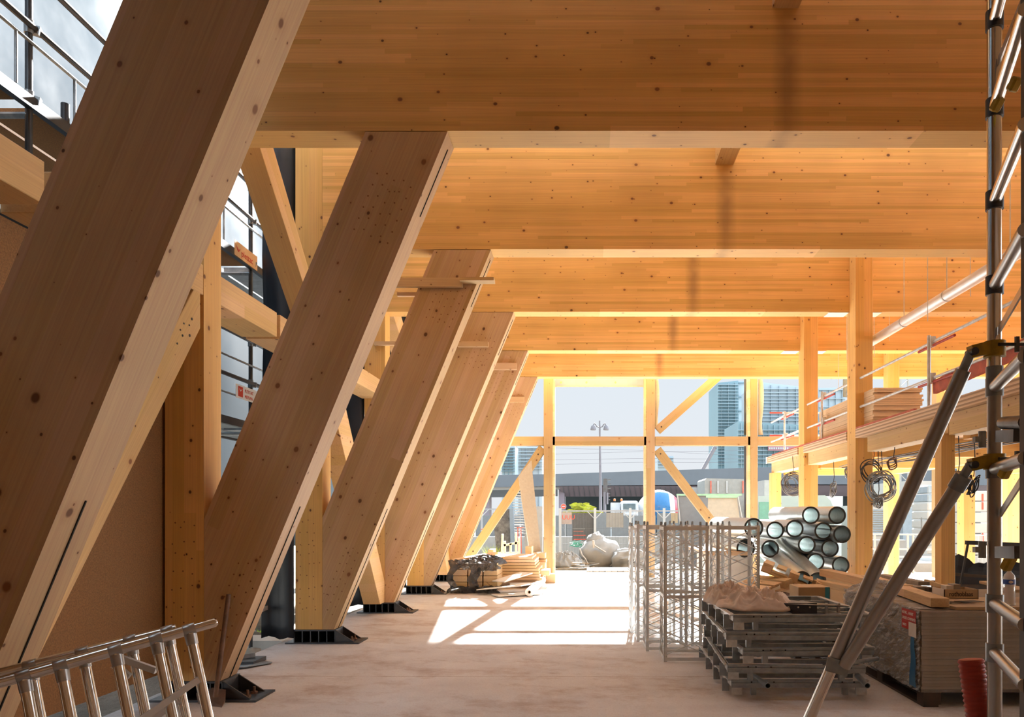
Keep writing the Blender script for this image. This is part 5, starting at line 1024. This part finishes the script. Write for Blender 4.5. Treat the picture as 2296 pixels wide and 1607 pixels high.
# towers
def tower(nm, lab, D, px0, px1, ptop, pbot, m, nfl, mline, dep=20, slope=0, fins=0):
    t = thing(nm, lab, 'building', (XP((px0+px1)/2,D), D, -.95)); z0 = -.95
    MB().prism([(XP(px0,D),z0),(XP(px1,D),z0),(XP(px1,D),ZP(ptop+slope,D)),(XP(px0,D),ZP(ptop,D))],'y',D,D+dep).build('block', m, t)
    for i in range(nfl):
        py = ptop+max(slope,0)+4+(pbot-ptop-max(slope,0)-4)*i/nfl; MB().box(XP(px0-1.5,D),XP(px1,D),D-.8,D,ZP(py+1.2,D),ZP(py,D)).build('floor_band', mline, t)
    for i in range(fins):
        px = px0+(px1-px0)*(i+.5)/fins; MB().box(XP(px,D),XP(px+.7,D),D-.5,D,z0,ZP(ptop+slope*(i+.5)/fins+4,D)).build('fin', mline, t)
    return t
m_tw = plain('hazy_blue_glass', (0.124,0.205,0.236), .5, 0, .1, .05); m_tw2 = plain('haze_pale_blue_glass', (0.273,0.329,0.360), .5, 0, .06, .05); m_tl = plain('facade_line', (0.223,0.291,0.322), .6); m_tl2 = plain('facade_line_dark', (0.105,0.182,0.217), .6)  # distance haze put into these pale blue tones
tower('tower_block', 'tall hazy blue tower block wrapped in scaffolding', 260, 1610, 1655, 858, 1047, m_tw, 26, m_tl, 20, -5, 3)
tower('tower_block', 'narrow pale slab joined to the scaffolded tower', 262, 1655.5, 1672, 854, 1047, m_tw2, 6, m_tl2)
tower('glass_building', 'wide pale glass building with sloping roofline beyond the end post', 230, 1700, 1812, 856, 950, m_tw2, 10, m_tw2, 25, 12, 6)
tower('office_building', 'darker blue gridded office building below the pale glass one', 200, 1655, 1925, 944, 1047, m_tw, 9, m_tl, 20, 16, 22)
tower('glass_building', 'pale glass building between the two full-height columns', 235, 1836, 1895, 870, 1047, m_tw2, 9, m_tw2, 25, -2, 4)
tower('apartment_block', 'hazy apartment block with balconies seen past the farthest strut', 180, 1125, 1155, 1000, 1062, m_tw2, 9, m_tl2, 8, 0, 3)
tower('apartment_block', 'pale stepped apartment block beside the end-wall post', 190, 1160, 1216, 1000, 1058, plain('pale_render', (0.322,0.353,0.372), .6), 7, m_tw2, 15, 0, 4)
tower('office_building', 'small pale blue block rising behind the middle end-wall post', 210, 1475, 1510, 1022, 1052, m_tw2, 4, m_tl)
t = thing('office_sign', 'pinkish red sign strip with white lettering on the gridded office building', 'sign', W(1770,1010,197)); MB().box(XP(1722,199),XP(1800,199),198.7,199.2,ZP(1010,199),ZP(1000,199)).build('panel', plain('faded_red', (0.275,0.121,0.149), .6), t)
text('REGUS BUSINESS', .85, Matrix.Translation((XP(1724,196.8), 196.8, ZP(1007.5,196.8))) @ Matrix.Rotation(math.pi/2, 4, 'X'), m_text_w, t) if False else None
for i in range(9): MB().box(XP(1724+i*5,198.7),XP(1727.5+i*5,198.7),198.6,198.7,ZP(1007,199),ZP(1003,199)).build('pale_letter', m_text_w, t)
o = MB().tube([(XP(1576,120),120,-.95),W(1576,1052,120), W(1603,1003,120), W(1606,1004,120)], .35, 6).build('crane_jib', m_pole); tag(o, 'small crane jib slanting up beside the hazy tower', 'crane')
# leaning framed boards and cabins on the right of the opening
D = 24.5; t = thing('grey_leaning_sheet', 'large dark grey panel with green-taped edge leaning beyond the lattice towers', 'panel', W(1550,1260,D)); m_gt = plain('green_tape', (0.193,0.341,0.231), .6)
MB().slab([W(1533,1270,D-.6),W(1667,1270,D-.6),W(1655,1110,D),W(1517,1110,D)], (0,1,0), .06).build('sheet', plain('panel_grey', (0.110,0.113,0.118), .8, 0, .06, 8), t); MB().bar(W(1517,1109,D-.03), W(1663,1109,D-.03), .03, .06).build('top_tape', m_gt, t); MB().bar(W(1519,1110,D-.05), W(1532,1250,D-.65), .03, .06).build('side_tape', m_offw, t)
D = 23.5; t = thing('beige_leaning_sheet', 'beige panel with taped frame leaning beside the end-wall post', 'panel', W(1622,1250,D)); MB().slab([W(1580,1275,D-.8),W(1675,1275,D-.8),W(1652,1114,D),W(1588,1114,D)], (0,1,0), .05).build('sheet', m_foam, t); MB().bar(W(1583,1113,D-.04), W(1656,1113,D-.04), .03, .07).build('top_tape', m_gt, t); MB().bar(W(1654,1114,D-.05), W(1666,1175,D-.3), .03, .05).build('side_tape', m_offw, t)
D = 30; t = thing('pale_container', 'pale grey skip-like container with ribs behind the leaning boards', 'container', W(1625,1140,D)); MB().prism([(XP(1580,D),-.5),(XP(1580,D),ZP(1076,D)),(XP(1584,D),ZP(1072,D)),(XP(1672,D),ZP(1074,D)),(XP(1672,D),-.5)],'y',D,D+2).build('shell', plain('container_grey', (0.209,0.215,0.204), .7), t)
for px, m in ((1592,m_redwood),(1608,m_white),(1628,m_white),(1664,m_redwood)): MB().box(XP(px,D),XP(px+3,D),D-.05,D,ZP(1105,D),ZP(1078,D)).build('rib', m, t)
o = MB().box(XP(1545,32),XP(1585,32),32,33,-.5,ZP(1092,32)).build('white_cabin', m_white); tag(o, 'small white cabin beside the pale container', 'cabin')
D = 29; t = thing('green_tank', 'pale green and white cabin wall behind the duct pile', 'cabin', W(1800,1140,D)); MB().prism([(XP(1700,D),-.5),(XP(1700,D),ZP(1112,D)),(XP(1850,D),ZP(1110,D)),(XP(1862,D),ZP(1122,D)),(XP(1870,D),ZP(1140,D)),(XP(1870,D),-.5)],'y',D,D+2).build('wall', plain('pale_green', (0.286,0.341,0.308), .6, 0, .06, 1), t); MB().box(XP(1702,D),XP(1726,D),D-.03,D,ZP(1170,D),ZP(1125,D)).build('green_door', plain('green_door', (0.121,0.275,0.198), .6), t)
for px0, px1, pt, m, lab in ((1714,1738,1076,'m_offw','pale cabin end seen below the mezzanine tip'),(1835,1890,1112,'m_white','white cabin between the full-height columns')):
    D = 33; o = MB().box(XP(px0,D),XP(px1,D),D,D+2,-.6,ZP(pt,D)).build('site_cabin', globals()[m]); tag(o, lab, 'cabin')
# right background: white cabins, blocks, railings
m_cw = plain('cabin_white', (0.310,0.305,0.285), .6, 0, .05, 1); m_cb = plain('cabin_blue', (0.180,0.220,0.250), .6)
D = 27; t = thing('site_cabin', 'white site cabin wall behind the slim mezzanine column', 'cabin', (XP(2070,D), D, -.3)); MB().box(XP(2030,D),XP(2100,D),D,D+3,-.3,ZP(1078,D)).build('wall', m_cw, t); MB().box(XP(2044,D),XP(2092,D),D-.02,D,ZP(1182,D),ZP(1086,D)).build('door_panel', m_white, t)
t = thing('site_cabin', 'bluish slatted cabin beside the nearer full-height column', 'cabin', (XP(1968,D), D, -.3)); MB().box(XP(1950,D),XP(1984,D),D,D+3,-.3,ZP(1132,D)).build('wall', m_cw, t)
for i in range(12): MB().box(XP(1956,D),XP(1981,D),D-.03,D,ZP(1145+i*5,D),ZP(1142+i*5,D)).build('slat', m_cb, t)
t = thing('site_cabin', 'bluish slatted cabin between the orange column and the outrigger', 'cabin', (XP(2022,D-.5), D-.5, -.3)); MB().box(XP(2012,D),XP(2034,D),D-.5,D,-.3,ZP(1120,D)).build('wall', m_cb, t)
D = 22
for i in range(7):
    o = MB().box(XP(2166,D),XP(2216,D),D,D+1.2,ZP(1100+24.2*(i+1)-1.5,D),ZP(1100+24.2*i,D)).build('white_block', m_cw, bevel=.02); tag(o, 'big white insulation block in the tall stack beyond the scaffold', 'block', 'white blocks stacked outdoors')
for i in range(8):
    o = MB().box(XP(2080,D+2),XP(2094,D+2),D+2,D+3.2,ZP(1088+19.5*(i+1)-2,D+2),ZP(1088+19.5*i,D+2)).build('white_block', m_cb if i < 2 else m_cw, bevel=.03); tag(o, 'rounded white block in the narrow stack behind the slim mezzanine column', 'block', 'white blocks in the narrow stack')
for (a, b) in ((1107,1124),(1126,1142),(1195,1216)): MB() ; o = MB().box(XP(2202,D-.02),XP(2205.5,D-.02),D-.02,D-.005,ZP(b,D),ZP(a,D)).build('red_stripe', m_text_r); tag(o, {1107:'red paint stripe on the white blocks, uppermost',1126:'red paint stripe on the white blocks, middle',1195:'red paint stripe on the white blocks, lowest'}[a], 'paint stripe')
o = MB().box(XP(2080,D+.2)-.3,XP(2300,D),D-.2,D+5,-.3,ZP(1268,D)).build('concrete_kerb', m_offw); tag(o, 'pale concrete base under the white block stacks', 'concrete base')
D = 20.5; t = thing('barrier_railing', 'thin white railing in front of the white blocks', 'railing', (XP(2190,D), D, -.1))
for px in range(2166, 2230, 9): MB().tube([W(px,1200,D), (XP(px,D),D,-.1)], .012, 6).build('baluster', m_white, t)
MB().tube([W(2162,1201,D), W(2232,1199,D)], .016, 6).build('top_rail', m_white, t)
D = 19.2; t = thing('barrier_railing', 'pale tube railing outside past the orange columns', 'railing', (XP(2030,D), D, 0))
for py in (1197,1230,1247): MB().tube([W(1955,py,D), W(2110,py+2,D)], .022, 8).build('rail', m_offw, t, smooth=40)
for px in (1960,2034,2046,2108): MB().box(XP(px,D),XP(px+4,D),D,D+.05,0,ZP(1196,D)).build('upright', m_offw, t)
for px in (1962,2014): MB().box(XP(px,D+.5),XP(px+17,D+.5),D+.5,D+.9,ZP(1256,D),ZP(1212,D)).build('grey_box', m_galv_d, t)
o = MB().box(XP(1950,21),XP(2105,21),21,21.6,-.14,ZP(1262,21)).build('concrete_block_wall', m_offw); tag(o, 'low pale concrete wall beyond the orange columns', 'wall')
o = MB().tube([W(2066,1160,23), W(2066,1247,23)], .02, 6).tube([W(2063,1163,23), W(2085,1164,23)], .015, 6).build('grey_stand', m_galv_d); tag(o, 'thin grey stand pipe before the white site cabin', 'stand')
t = thing('lattice_mast', 'white lattice crane mast seen under and above the mezzanine', 'mast', (XP(2026,45), 45, -.95)); D = 45
for px in (2019, 2036): MB().bar((XP(px,D),D,-.95),(XP(px,D),D,ZP(800,D)),.09,.09).build('chord', m_offw, t)
mb = MB(); z = -.5; i = 0
while z < ZP(805,D): mb.bar((XP(2019+17*(i%2),D),D,z),(XP(2036-17*(i%2),D),D,z+.45),.05,.05); z += .45; i += 1
mb.build('lacing', m_offw, t)
